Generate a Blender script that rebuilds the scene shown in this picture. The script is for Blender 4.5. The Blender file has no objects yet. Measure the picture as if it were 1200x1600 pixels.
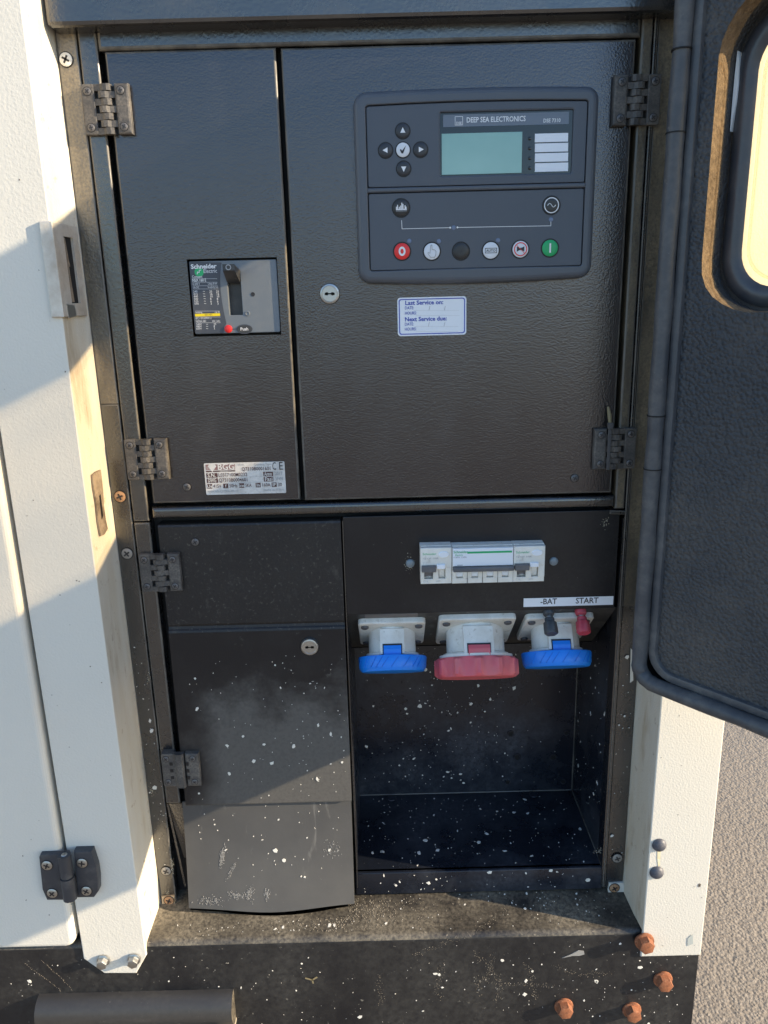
import bpy, bmesh, math, random
from mathutils import Vector, Matrix
random.seed(7)
S = bpy.context.scene
COL = S.collection
R = math.radians

# ------------------------------------------------------------------ camera
FPX, DIST, CZ = 1200.0, 0.83, 1.35            # focal length for a 1200 px wide frame, distance, height
TH, ROLL = math.atan(FPX / 4370.0), R(1.47)
_f = Vector((0, math.cos(TH), -math.sin(TH)))
_r0 = Vector((1, 0, 0)); _u0 = Vector((0, math.sin(TH), math.cos(TH)))
_r = _r0 * math.cos(ROLL) - _u0 * math.sin(ROLL)
_u = _u0 * math.cos(ROLL) + _r0 * math.sin(ROLL)
CAMP = Vector((0, -DIST, CZ))
cam = bpy.data.cameras.new('camera'); camo = bpy.data.objects.new('camera', cam); COL.objects.link(camo)
cam.sensor_fit = 'VERTICAL'; cam.sensor_height = 36.0; cam.sensor_width = 27.0
cam.lens = 36.0 * FPX / 1600.0
cam.clip_start = 0.01; cam.clip_end = 500
M = Matrix((( _r.x, _u.x, -_f.x, CAMP.x), (_r.y, _u.y, -_f.y, CAMP.y), (_r.z, _u.z, -_f.z, CAMP.z), (0, 0, 0, 1)))
camo.matrix_world = M
S.camera = camo

# ------------------------------------------------------------------ sky, sun, exposure
SUN = Vector((0.92, -0.245, 0.325)).normalized()      # towards the sun
w = bpy.data.worlds.new('World'); S.world = w; w.use_nodes = True
nt = w.node_tree; nt.nodes.clear()
sky = nt.nodes.new('ShaderNodeTexSky'); sky.sky_type = 'NISHITA'; sky.sun_disc = False
sky.sun_elevation = math.asin(SUN.z); sky.sun_rotation = math.atan2(SUN.x, SUN.y)
sky.air_density = 1.0; sky.dust_density = 0.5; sky.ozone_density = 3.0
bg = nt.nodes.new('ShaderNodeBackground'); bg.inputs['Strength'].default_value = 0.15
wo = nt.nodes.new('ShaderNodeOutputWorld')
nt.links.new(sky.outputs[0], bg.inputs[0]); nt.links.new(bg.outputs[0], wo.inputs[0])
sl = bpy.data.lights.new('sun', 'SUN'); sl.energy = 4.5; sl.angle = R(0.5); sl.color = (1.0, 0.82, 0.58)
so = bpy.data.objects.new('sun', sl); COL.objects.link(so)
so.rotation_euler = (-SUN).to_track_quat('-Z', 'Y').to_euler(); so.location = SUN * 5
S.view_settings.view_transform = 'Standard'; S.view_settings.look = 'None'
S.view_settings.exposure = 1.22; S.view_settings.gamma = 1.0
S.render.engine = 'CYCLES'; S.cycles.max_bounces = 8; S.cycles.transparent_max_bounces = 8

# ------------------------------------------------------------------ helpers
def U(px, py, Y=0.0):
    """the point of the upright plane y = Y seen at a photograph position -> (x, z)"""
    d = _f * FPX + _r * (px - 600) - _u * (py - 800)
    t = (Y - CAMP.y) / d.y
    return (CAMP.x + t * d.x, CAMP.z + t * d.z)

class Frame:
    def __init__(s, o, a, b, n=None):
        s.o, s.a, s.b = Vector(o), Vector(a).normalized(), Vector(b).normalized()
        s.n = Vector(n).normalized() if n else s.a.cross(s.b)
    def __call__(s, u, v, h=0.0):
        return s.o + s.a * u + s.b * v + s.n * h
def front(Y=0.0):                 # faces the camera side: u = x, v = z, h out of the panel
    return Frame((0, Y, 0), (1, 0, 0), (0, 0, 1), (0, -1, 0))

def rrect(u0, u1, v0, v1, r=0.0, seg=4):
    if r <= 0: return [(u0, v0), (u1, v0), (u1, v1), (u0, v1)]
    o = []
    for cx, cy, a0 in ((u1 - r, v0 + r, -90), (u1 - r, v1 - r, 0), (u0 + r, v1 - r, 90), (u0 + r, v0 + r, 180)):
        for k in range(seg + 1):
            a = R(a0 + 90 * k / seg); o.append((cx + r * math.cos(a), cy + r * math.sin(a)))
    return o
def circle(u, v, r, n=20, a0=0.0):
    return [(u + r * math.cos(a0 + 2 * math.pi * k / n), v + r * math.sin(a0 + 2 * math.pi * k / n)) for k in range(n)]
def inset(pts, d):
    n = len(pts); out = []
    for i in range(n):
        p, q, s = Vector(pts[i - 1]), Vector(pts[i]), Vector(pts[(i + 1) % n])
        e1, e2 = (q - p).normalized(), (s - q).normalized()
        n1, n2 = Vector((-e1.y, e1.x)), Vector((-e2.y, e2.x))
        m = n1 + n2
        if m.length < 1e-6: m = n1
        k = m.dot(n1); out.append(tuple(q + m * (d / max(k, 0.35))))
    return out
def ccw(pts):
    a = sum(pts[i - 1][0] * pts[i][1] - pts[i][0] * pts[i - 1][1] for i in range(len(pts)))
    return list(pts) if a > 0 else list(reversed(pts))

class MB:
    def __init__(s): s.v, s.f = [], []
    def add(s, pts): i = len(s.v); s.v += [Vector(p) for p in pts]; return i
    def face(s, idx, m, sm=False): s.f.append((tuple(idx), m, sm))
    def poly(s, pts, m, sm=False): i = s.add(pts); s.face(range(i, i + len(pts)), m, sm)
    def flat(s, fr, pts, h, m): s.poly([fr(u, v, h) for u, v in ccw(pts)], m)
    def rings(s, rings, m, sm=False, cap0=True, cap1=True, mcap=None, steps=None):
        n = len(rings[0]); idx = [s.add(r) for r in rings]
        for j, (a, b) in enumerate(zip(idx, idx[1:])):
            for k in range(n):
                s.face((a + k, a + (k + 1) % n, b + (k + 1) % n, b + k), (steps or {}).get(j, m), sm)
        if cap0: s.face([idx[0] + n - 1 - k for k in range(n)], m)
        if cap1: s.face([idx[-1] + k for k in range(n)], mcap or m)
    def prism(s, fr, pts, h0, h1, m, bev=0.0, seg=2, mtop=None, sm=False, edge=None):
        pts = ccw(pts); rg = [[fr(u, v, h0) for u, v in pts]]
        if bev > 0:
            for k in range(seg + 1):
                a = math.pi / 2 * k / seg
                q = inset(pts, bev * (1 - math.cos(a)))
                rg.append([fr(u, v, h1 - bev * (1 - math.sin(a))) for u, v in q])
        else: rg.append([fr(u, v, h1) for u, v in pts])
        s.rings(rg, m, sm, mcap=mtop, steps={j: edge for j in range(1, seg + 1)} if edge and bev else None)
    def ring(s, fr, outer, inner, h0, h1, m, bo=0.0, bi=0.0, seg=2, sm=False, edge=None):
        o, i = ccw(outer), ccw(inner); n = len(o); rg = [[fr(u, v, h0) for u, v in o]]
        def arc(p, b, sg, up):
            r = []
            for k in range(seg + 1):
                a = math.pi / 2 * (k if up else seg - k) / seg
                q = inset(p, sg * b * (1 - math.cos(a))); r.append([fr(u, v, h1 - b * (1 - math.sin(a))) for u, v in q])
            return r
        rg += arc(o, bo, 1, True) if bo else [[fr(u, v, h1) for u, v in o]]
        rg += arc(i, bi, -1, False) if bi else [[fr(u, v, h1) for u, v in i]]
        rg.append([fr(u, v, h0) for u, v in i]); rg.append(rg[0])
        s.rings(rg, m, sm, cap0=False, cap1=False, steps={j: edge for j in range(1, seg + 1)} if edge and bo else None)
    def plate(s, fr, u0, u1, v0, v1, th, m, hole=None, bev=0.0015, h1=0.0, edge=None):
        o = rrect(u0, u1, v0, v1)
        if hole: s.ring(fr, o, rrect(*hole), h1 - th, h1, m, bo=bev, seg=3, edge=edge)
        else: s.prism(fr, o, h1 - th, h1, m, bev=bev, seg=3, edge=edge)
    def box(s, x0, x1, y0, y1, z0, z1, m, bev=0.0):
        if bev <= 0:
            i = s.add([(x, y, z) for z in (z0, z1) for y in (y0, y1) for x in (x0, x1)])
            for q in ((0, 2, 3, 1), (4, 5, 7, 6), (0, 1, 5, 4), (2, 6, 7, 3), (0, 4, 6, 2), (1, 3, 7, 5)): s.face([i + k for k in q], m)
            return
        bm = bmesh.new(); bmesh.ops.create_cube(bm, size=1)
        for v in bm.verts: v.co = Vector(((x0 + x1) / 2 + v.co.x * (x1 - x0), (y0 + y1) / 2 + v.co.y * (y1 - y0), (z0 + z1) / 2 + v.co.z * (z1 - z0)))
        bmesh.ops.bevel(bm, geom=bm.edges[:], offset=bev, segments=2, profile=0.5, affect='EDGES')
        i = s.add([v.co.copy() for v in bm.verts]); bm.verts.index_update()
        for f in bm.faces: s.face([i + v.index for v in f.verts], m)
        bm.free()
    def hexa(s, a, b, m):          # two quads joined
        s.rings([a, b], m)
    def lathe(s, fr, u, v, prof, m, n=24, sm=True):
        rg = [[fr(u + r * math.cos(2 * math.pi * k / n), v + r * math.sin(2 * math.pi * k / n), h) for k in range(n)] for r, h in prof]
        s.rings(rg, m, sm)
    def tube(s, path, r, m, n=10, closed=False, nrm=None):
        N = len(path); rg = []
        for i, p in enumerate(path):
            p = Vector(p)
            a = Vector(path[i - 1]) if (i or closed) else p; b = Vector(path[(i + 1) % N]) if (i < N - 1 or closed) else p
            t = (b - a).normalized(); ref = nrm or (Vector((0, 0, 1)) if abs(t.z) < 0.9 else Vector((1, 0, 0)))
            x = t.cross(ref).normalized(); y = t.cross(x)
            rr = r[i] if isinstance(r, (list, tuple)) else r
            rg.append([p + (x * math.cos(2 * math.pi * k / n) + y * math.sin(2 * math.pi * k / n)) * rr for k in range(n)])
        if closed: rg.append(rg[0])
        s.rings(rg, m, True, cap0=not closed, cap1=not closed)
    def stroke(s, fr, pts, wd, h, m, closed=False):
        P = [Vector(p) for p in pts]
        if closed: P.append(P[0])
        for a, b in zip(P, P[1:]):
            d = (b - a).normalized() * wd / 2; q = Vector((-d.y, d.x))
            s.flat(fr, [tuple(a - d * .6 + q), tuple(a - d * .6 - q), tuple(b + d * .6 - q), tuple(b + d * .6 + q)], h, m)
    def text(s, fr, st, u, v, size, h, m, align='LEFT', bold=0.0, sx=1.0, rot=0.0, wfit=None):
        c = bpy.data.curves.new('lettering', 'FONT'); c.body = st; c.size = size; c.align_x = align; c.align_y = 'CENTER'
        c.offset = bold * size; c.resolution_u = 2
        o = bpy.data.objects.new('lettering', c)
        me = o.to_mesh()
        ca, sa = math.cos(rot), math.sin(rot)
        if wfit and len(me.vertices): xx = [q.co.x for q in me.vertices]; sx = wfit / (max(xx) - min(xx))
        i = len(s.v)
        for q in me.vertices:
            x, y = q.co.x * sx, q.co.y
            s.v.append(fr(u + x * ca - y * sa, v + x * sa + y * ca, h))
        for p in me.polygons: s.face([i + k for k in p.vertices], m)
        o.to_mesh_clear(); bpy.data.objects.remove(o); bpy.data.curves.remove(c)
    def build(s, name, parent=None, label=None, cat=None, group=None, kind=None, origin=None, ang=40):
        c = origin
        if c is None:
            lo = Vector([min(v[k] for v in s.v) for k in range(3)]); hi = Vector([max(v[k] for v in s.v) for k in range(3)]); c = (lo + hi) / 2
        c = Vector(c); mats = []
        for _, m, _s in s.f:
            if m not in mats: mats.append(m)
        me = bpy.data.meshes.new(name); me.from_pydata([v - c for v in s.v], [], [f for f, _, _ in s.f])
        for m in mats: me.materials.append(m)
        for p, (f, m, sm) in zip(me.polygons, s.f): p.material_index = mats.index(m); p.use_smooth = sm
        me.update()
        if any(sm for _, _, sm in s.f): me.set_sharp_from_angle(angle=R(ang))
        o = bpy.data.objects.new(name, me); COL.objects.link(o)
        o.location = c - wloc(parent) if parent else c
        if parent: o.parent = parent
        tag(o, label, cat, group, kind); return o
WL = {}
def wloc(o):
    p = Vector(o.location); q = o.parent
    while q: p = p + Vector(q.location); q = q.parent
    return p
def tag(o, label=None, cat=None, group=None, kind=None):
    for k, v in (('label', label), ('category', cat), ('group', group), ('kind', kind)):
        if v: o[k] = v
    return o
def thing(name, loc, label, cat, group=None):
    o = bpy.data.objects.new(name, None); COL.objects.link(o); o.location = loc; o.empty_display_size = 0.02
    return tag(o, label, cat, group)
def place(proto, parent, wpos, rot=(0, 0, 0), first=False):
    """copy a part with its sub-parts to a world position"""
    o = proto.copy(); COL.objects.link(o); o.parent = parent
    o.location = Vector(wpos) - (wloc(parent) if parent else Vector()); o.rotation_euler = rot
    for ch in proto.children:
        c = ch.copy(); COL.objects.link(c); c.parent = o
    return o

# ------------------------------------------------------------------ materials
def mat(name, base, rough=0.5, metal=0.0, bump=None, dust=None, var=None, scratch=None, spec=0.5, coat=0.0, extra=None, ior=1.5, tint=None):
    m = bpy.data.materials.new(name); m.use_nodes = True; nt = m.node_tree; N = nt.nodes; L = nt.links
    b = N['Principled BSDF']; b.inputs['Metallic'].default_value = metal; b.inputs['Specular IOR Level'].default_value = spec
    b.inputs['IOR'].default_value = ior
    if tint: b.inputs['Specular Tint'].default_value = (*tint, 1)
    b.inputs['Coat Weight'].default_value = coat; b.inputs['Coat Roughness'].default_value = 0.15
    tc = N.new('ShaderNodeTexCoord'); src = tc.outputs['Object']
    def rgb(c):
        n = N.new('ShaderNodeRGB'); n.outputs[0].default_value = (*c, 1); return n.outputs[0]
    def noise(scale, det=3.0, rgh=0.6, stretch=None, dist=0.0):
        n = N.new('ShaderNodeTexNoise'); n.inputs['Scale'].default_value = scale; n.inputs['Detail'].default_value = det
        n.inputs['Roughness'].default_value = rgh; n.inputs['Distortion'].default_value = dist
        if stretch:
            mp = N.new('ShaderNodeMapping'); mp.inputs['Scale'].default_value = stretch; L.new(src, mp.inputs[0]); L.new(mp.outputs[0], n.inputs[0])
        else: L.new(src, n.inputs[0])
        return n.outputs[0]
    def ramp(v, lo, hi, a=0.0, z=1.0):
        n = N.new('ShaderNodeMapRange'); n.inputs[1].default_value = lo; n.inputs[2].default_value = hi
        n.inputs[3].default_value = a; n.inputs[4].default_value = z; L.new(v, n.inputs[0]); return n.outputs[0]
    def math_(op, a, c):
        n = N.new('ShaderNodeMath'); n.operation = op; n.use_clamp = True
        for k, x in enumerate((a, c)):
            if isinstance(x, (int, float)): n.inputs[k].default_value = x
            else: L.new(x, n.inputs[k])
        return n.outputs[0]
    def mix(f, a, c):
        n = N.new('ShaderNodeMix'); n.data_type = 'RGBA'; L.new(f, n.inputs[0]); L.new(a, n.inputs[6]); L.new(c, n.inputs[7]); return n.outputs[2]
    def mixf(f, a, c):
        n = N.new('ShaderNodeMix'); n.data_type = 'FLOAT'; L.new(f, n.inputs[0])
        for k, x in ((2, a), (3, c)):
            if isinstance(x, (int, float)): n.inputs[k].default_value = x
            else: L.new(x, n.inputs[k])
        return n.outputs[0]
    col = rgb(base); rg = None
    if var: col = mix(ramp(noise(var[0], 4), 0.35, 0.65), col, rgb(var[1]))
    for d in ([dust] if isinstance(dust, dict) else (dust or [])):
        mk = ramp(noise(d.get('scale', 9), d.get('det', 6), d.get('rgh', 0.65), d.get('stretch'), d.get('dist', 0)), d.get('lo', .4), d.get('hi', .7), 0, d.get('amt', .5))
        if d.get('fine'): mk = math_('MULTIPLY', mk, ramp(noise(d['fine'], 2, .7), .3, .7, .25, 1.0))
        col = mix(mk, col, rgb(d.get('col', (.16, .145, .125))))
        rg = mixf(mk, rough if rg is None else rg, d.get('rough', .85))
    if scratch:      # thin pale wandering lines
        v = noise(scratch[0], 2, .5, scratch[3] if len(scratch) > 3 else None, 1.5)
        a = N.new('ShaderNodeMath'); a.operation = 'ABSOLUTE'; s_ = N.new('ShaderNodeMath'); s_.operation = 'SUBTRACT'; s_.inputs[1].default_value = .5
        L.new(v, s_.inputs[0]); L.new(s_.outputs[0], a.inputs[0])
        mk = math_('MULTIPLY', ramp(a.outputs[0], .0, scratch[1], 1, 0), ramp(noise(scratch[0] * .35 + 3, 3), .52, .66, 0, scratch[2]))
        col = mix(mk, col, rgb((.4, .38, .34)))
    if extra: col, rg = extra(N, L, src, col, rg if rg is not None else rough, locals())
    L.new(col, b.inputs['Base Color'])
    if rg is None: b.inputs['Roughness'].default_value = rough
    elif isinstance(rg, (int, float)): b.inputs['Roughness'].default_value = rg
    else: L.new(rg, b.inputs['Roughness'])
    if bump:
        prev = None
        for sc, dist, det in (bump if isinstance(bump, list) else [bump]):
            bn = N.new('ShaderNodeBump'); bn.inputs['Strength'].default_value = 1.0; bn.inputs['Distance'].default_value = dist
            if det < 0:      # rounded pebbly cells
                vn = N.new('ShaderNodeTexVoronoi'); vn.feature = 'SMOOTH_F1'; vn.inputs['Scale'].default_value = sc; vn.inputs['Smoothness'].default_value = .4; vn.inputs['Randomness'].default_value = 1.0
                mp_ = N.new('ShaderNodeVectorMath'); mp_.operation = 'ADD'; L.new(src, mp_.inputs[0]); nn = N.new('ShaderNodeTexNoise'); nn.inputs['Scale'].default_value = sc * .6; L.new(src, nn.inputs[0])
                sc_ = N.new('ShaderNodeVectorMath'); sc_.operation = 'SCALE'; sc_.inputs['Scale'].default_value = .5 / sc; L.new(nn.outputs[1], sc_.inputs[0]); L.new(sc_.outputs[0], mp_.inputs[1]); L.new(mp_.outputs[0], vn.inputs[0])
                L.new(vn.outputs[0], bn.inputs['Height']); bn.invert = True
            else: L.new(noise(sc, det, .5), bn.inputs['Height'])
            if prev: L.new(prev, bn.inputs['Normal'])
            prev = bn.outputs[0]
        L.new(prev, b.inputs['Normal'])
    return m
grit = mat('pale_grit', (.30, .26, .20), .9)
GRAIN = [(560, .00026, 2), (230, .00008, 1), (5, .0004, 1)]
BLK = (.0060, .0064, .0082)
TINT = (.95, .945, 1.0)
PK = dict(spec=.5, ior=1.5, tint=TINT)
black = mat('black_powder_coat', (.0040, .0043, .0055), .23, bump=GRAIN, dust=[dict(scale=5, lo=.45, hi=.85, amt=.16, col=(.10, .092, .08), fine=380, rough=.6), dict(scale=3.5, lo=.5, hi=.75, amt=.17, col=(.15, .145, .14), fine=60, stretch=(2.2, 1, .8), dist=.6, rough=.5), dict(scale=420, lo=.64, hi=.72, amt=.08, col=(.3, .3, .29))], spec=.85, ior=1.62, tint=(.96, .93, 1.0))
black_dusty = mat('black_powder_coat_dusty', BLK, .42, bump=[(480, .00012, 2), (5, .0006, 1)],
    dust=[dict(scale=5, lo=.30, hi=.75, amt=.42, col=(.075, .068, .056), fine=420, rough=.7), dict(scale=260, lo=.58, hi=.70, amt=.34, col=(.20, .18, .15)), dict(scale=60, lo=.6, hi=.75, amt=.2, col=(.2, .18, .15), stretch=(1, 1, .5))], **PK)
black_worn = mat('black_paint_worn', BLK, .36, bump=[(300, .0001, 2), (7, .0006, 1)],
    dust=[dict(scale=6, lo=.42, hi=.80, amt=.35, col=(.08, .075, .066), fine=250), dict(scale=150, lo=.67, hi=.73, amt=.35, col=(.33, .31, .27))], **PK)
sock_plate_m = mat('socket_plate_paint_grimy', (.03, .03, .03), .45, bump=[(200, .0002, 2)], dust=[dict(scale=14, lo=.34, hi=.66, amt=.75, col=(.15, .14, .12), stretch=(.4, 1, 1), fine=160), dict(scale=110, lo=.62, hi=.72, amt=.5, col=(.35, .33, .28))])
frame_black = mat('frame_black_paint', BLK, .26, bump=[(330, .0002, 1), (10, .0006, 1)], dust=[dict(scale=11, lo=.44, hi=.8, amt=.28, col=(.11, .10, .085), fine=260)], spec=.9, ior=1.7)
flange_m = mat('flange_paint_sun_glint', BLK, .32, bump=[(330, .0004, 1)], dust=[dict(scale=14, lo=.34, hi=.66, amt=.8, col=(.34, .265, .15), fine=420, rough=.6, stretch=(1, 1, .35))], spec=.9, ior=1.7)  # gold-tan coat over the black paints in warm sunlight on the flanges
edge_m = mat('rubbed_paint_edge', (.06, .058, .055), .35, dust=dict(scale=60, lo=.4, hi=.65, amt=.7, col=(.17, .155, .13)), spec=.8)
cav_black = mat('recess_black_paint', (.009, .0115, .018), .26, bump=[(260, .00008, 2), (6, .0010, 1)],
    dust=[dict(scale=9, lo=.44, hi=.72, amt=.6, col=(.11, .12, .14), fine=200), dict(scale=150, lo=.68, hi=.73, amt=.3, col=(.4, .4, .38))], **PK)
ledge_black = mat('sill_black_paint', BLK, .34, bump=[(240, .00012, 2), (8, .001, 1)],
    dust=[dict(scale=8, lo=.32, hi=.66, amt=.75, col=(.33, .285, .21), fine=260), dict(scale=210, lo=.63, hi=.70, amt=.45, col=(.45, .39, .3))], **PK)
base_black = mat('chassis_black_paint', BLK, .38, bump=[(240, .0001, 2), (6, .0012, 1)],
    dust=[dict(scale=8, lo=.34, hi=.74, amt=.52, col=(.085, .082, .072), fine=150, stretch=(1, 1, .6)), dict(scale=190, lo=.66, hi=.73, amt=.45, col=(.42, .4, .34)), dict(scale=30, lo=.68, hi=.76, amt=.22, col=(.2, .19, .17), dist=1.0, stretch=(1.6, 1, .5))], **PK)
dark = mat('dark_gap', (.004, .004, .005), .7)
white = mat('cream_white_powder_coat', (.645, .622, .560), .42, bump=[(430, .00030, 2), (4, .0008, 1)], dust=[dict(scale=5, lo=.45, hi=.8, amt=.2, col=(.55, .5, .42)), dict(scale=60, lo=.7, hi=.78, amt=.3, col=(.3, .27, .22)), dict(scale=22, lo=.66, hi=.76, amt=.35, col=(.42, .38, .32), stretch=(1.6, 1, .35))])
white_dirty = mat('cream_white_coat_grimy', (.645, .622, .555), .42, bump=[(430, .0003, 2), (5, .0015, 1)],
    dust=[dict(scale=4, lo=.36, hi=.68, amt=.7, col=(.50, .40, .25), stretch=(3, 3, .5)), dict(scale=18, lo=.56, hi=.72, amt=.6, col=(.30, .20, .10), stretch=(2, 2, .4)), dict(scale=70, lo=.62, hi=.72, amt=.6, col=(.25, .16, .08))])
hinge_m = mat('hinge_black_plastic', (.035, .035, .038), .48, bump=(500, .0001, 2), dust=dict(scale=60, lo=.28, hi=.62, amt=.72, col=(.21, .19, .165), fine=500))
hinge_big = mat('hinge_slate_plastic', (.035, .038, .046), .42, bump=(500, .0001, 2), dust=dict(scale=40, lo=.5, hi=.75, amt=.35, col=(.2, .19, .17)))
steel = mat('zinc_steel', (.44, .44, .43), .36, 1.0, bump=(300, .0001, 2), dust=dict(scale=160, lo=.55, hi=.75, amt=.4, col=(.22, .2, .18)))
steel_raw = mat('scuffed_steel', (.62, .58, .52), .38, .35, bump=[(200, .0003, 2), (30, .001, 2)], dust=dict(scale=30, lo=.35, hi=.65, amt=.75, col=(.42, .35, .27)))
dullscrew = mat('dull_screw', (.30, .29, .27), .5, .3, dust=dict(scale=200, lo=.4, hi=.7, amt=.5, col=(.25, .2, .15)))
darkscrew = mat('dark_screw', (.10, .10, .105), .4, .3, dust=dict(scale=300, lo=.4, hi=.7, amt=.4, col=(.25, .22, .2)))
rust = mat('rust', (.27, .095, .04), .8, bump=[(700, .0002, 3)], dust=[dict(scale=140, lo=.45, hi=.68, amt=.8, col=(.12, .045, .022)), dict(scale=420, lo=.55, hi=.70, amt=.45, col=(.58, .32, .19))])
rust_pale = mat('rust_pale', (.45, .27, .15), .8, bump=(400, .0005, 3), dust=dict(scale=200, lo=.4, hi=.6, amt=.8, col=(.2, .1, .05)))
mod = mat('module_slate_plastic', (.075, .086, .106), .42, bump=(900, .00006, 2), dust=dict(scale=14, lo=.5, hi=.85, amt=.25, col=(.16, .15, .14)))
mod2 = mat('module_membrane', (.070, .082, .104), .5, bump=(1200, .00004, 2), dust=dict(scale=10, lo=.5, hi=.9, amt=.2, col=(.16, .15, .14)))
groove_ = None
groove = mat('groove_dark', (.006, .006, .008), .5)
btn = mat('button_dark', (.028, .03, .037), .4)
btn_b = mat('button_black', (.022, .022, .024), .38)
ink_w = mat('ink_white', (.75, .76, .78), .5)
ink_k = mat('ink_black', (.02, .02, .024), .5)
ink_grey = mat('ink_grey', (.33, .34, .36), .5)
ink_lgrey = mat('ink_pale_grey', (.52, .53, .55), .5)
ink_blue = mat('ink_blue', (.05, .08, .42), .5)
ink_green = mat('ink_green', (.02, .42, .15), .5)
ink_yel = mat('ink_yellow', (.85, .65, .01), .5)
ink_brown = mat('ink_maroon', (.085, .04, .04), .5)
btn_w = mat('button_white', (.66, .69, .74), .4)
btn_r = mat('button_red', (.72, .025, .025), .4)
btn_g = mat('button_green', (.01, .36, .12), .4)
led = mat('led_lens', (.12, .16, .26), .2)
glass = mat('display_black_glass', (.006, .008, .011), .1, spec=.6)
head = mat('display_header', (.13, .155, .20), .3)
lcd = mat('lcd_teal', (.20, .38, .335), .12, var=(7, (.27, .47, .42)), coat=.6)
nsx_l = mat('breaker_pale_grey', (.15, .175, .205), .42, bump=(1000, .00004, 2), dust=dict(scale=30, lo=.5, hi=.8, amt=.2, col=(.35, .32, .28)))
nsx_d = mat('breaker_slate_print', (.055, .064, .085), .42, dust=dict(scale=30, lo=.5, hi=.8, amt=.2, col=(.2, .18, .16)))
toggle_m = mat('toggle_black', (.03, .033, .038), .4, dust=dict(scale=80, lo=.4, hi=.8, amt=.4, col=(.15, .14, .13)))
paper = mat('sticker_white', (.80, .83, .88), .45)
paper_old = mat('nameplate_worn', (.68, .67, .65), .4, dust=[dict(scale=45, lo=.42, hi=.62, amt=.55, col=(.40, .385, .365)), dict(scale=260, lo=.56, hi=.68, amt=.5, col=(.3, .29, .27))], bump=(300, .0001, 2))
mcb_w = mat('breaker_cream', (.85, .83, .77), .45, dust=[dict(scale=25, lo=.42, hi=.72, amt=.5, col=(.48, .42, .33)), dict(scale=160, lo=.6, hi=.72, amt=.5, col=(.32, .26, .2))])
mcb_lbl = mat('breaker_label_white', (.84, .87, .92), .3)
mcb_g = mat('breaker_grey_bar', (.10, .105, .12), .4, dust=dict(scale=60, lo=.4, hi=.8, amt=.4, col=(.25, .23, .2)))
sock_w = mat('socket_cream', (.80, .785, .73), .42, bump=(60, .0003, 2), dust=[dict(scale=26, lo=.40, hi=.70, amt=.55, col=(.45, .40, .31)), dict(scale=150, lo=.60, hi=.72, amt=.6, col=(.30, .25, .18))])
sock_b = mat('socket_blue', (.008, .22, .84), .36, bump=(30, .0004, 2), dust=dict(scale=30, lo=.58, hi=.85, amt=.25, col=(.3, .38, .5)))
sock_r = mat('socket_red', (.66, .11, .14), .4, bump=(40, .0003, 2), dust=dict(scale=28, lo=.42, hi=.75, amt=.5, col=(.52, .25, .25)))
rubber = mat('rubber_seal', (.045, .05, .06), .45, bump=[(200, .0002, 2), (25, .0012, 2)], dust=[dict(scale=16, lo=.38, hi=.70, amt=.6, col=(.20, .19, .175), fine=120), dict(scale=90, lo=.66, hi=.74, amt=.5, col=(.3, .28, .26))])
gasket = mat('rubber_gasket', (.045, .05, .062), .34, bump=(60, .0004, 2), dust=dict(scale=20, lo=.45, hi=.75, amt=.4, col=(.15, .145, .14)))
skin_blk = mat('door_inside_paint', (.02, .021, .024), .5, bump=(150, .0003, 2), dust=dict(scale=30, lo=.4, hi=.7, amt=.5, col=(.09, .08, .07)))
def weave(N, L, src, col, rg, h):
    return col, rg
foam = mat('acoustic_foam', (.034, .039, .047), .6, bump=[(300, .0017, -1), (12, .002, 2)], dust=[dict(scale=8, lo=.40, hi=.70, amt=.7, col=(.125, .112, .098), fine=260), dict(scale=120, lo=.7, hi=.76, amt=.5, col=(.3, .28, .25))])
foam_cut = mat('foam_cut_edge', (.20, .145, .09), .95, bump=[(330, .0022, 3)], var=(200, (.11, .078, .048)))
flap_m = mat('rubber_flap', (.06, .06, .061), .5, bump=[(6, .002, 1), (400, .00006, 2)],
    dust=[dict(scale=5, lo=.35, hi=.75, amt=.4, col=(.15, .145, .135)), dict(scale=16, lo=.64, hi=.74, amt=.35, col=(.3, .29, .27), stretch=(2, 2, .5), dist=.8), dict(scale=170, lo=.69, hi=.75, amt=.5, col=(.45, .43, .38))])
chip = mat('paint_chip', (.70, .68, .62), .7)
torn = mat('torn_primer', (.28, .22, .16), .85, bump=[(180, .0015, 4)], dust=dict(scale=50, lo=.4, hi=.65, amt=.9, col=(.10, .075, .055)))
stain = mat('yellow_rust_stain', (.74, .60, .30), .6, var=(120, (.77, .73, .6)))
bind_k = mat('binding_post_black', (.05, .055, .062), .5, dust=dict(scale=150, lo=.4, hi=.8, amt=.4, col=(.2, .19, .18)))
bind_r = mat('binding_post_red', (.5, .05, .075), .45, dust=dict(scale=100, lo=.45, hi=.8, amt=.45, col=(.5, .22, .24)))
tie_m = mat('cable_tie_nylon', (.07, .07, .075), .4)
straw = mat('straw', (.22, .18, .10), .7)
asphalt = mat('asphalt', (.21, .174, .136), .88, bump=[(150, .0022, -1), (60, .0016, -1), (420, .0008, 2)], dust=[dict(scale=95, lo=.40, hi=.62, amt=.7, col=(.30, .26, .21)), dict(scale=150, lo=.58, hi=.68, amt=.6, col=(.10, .088, .075)), dict(scale=240, lo=.60, hi=.68, amt=.6, col=(.45, .41, .36)), dict(scale=1.5, lo=.4, hi=.7, amt=.35, col=(.27, .235, .19)), dict(scale=6, lo=.5, hi=.75, amt=.3, col=(.17, .15, .125))])
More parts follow.
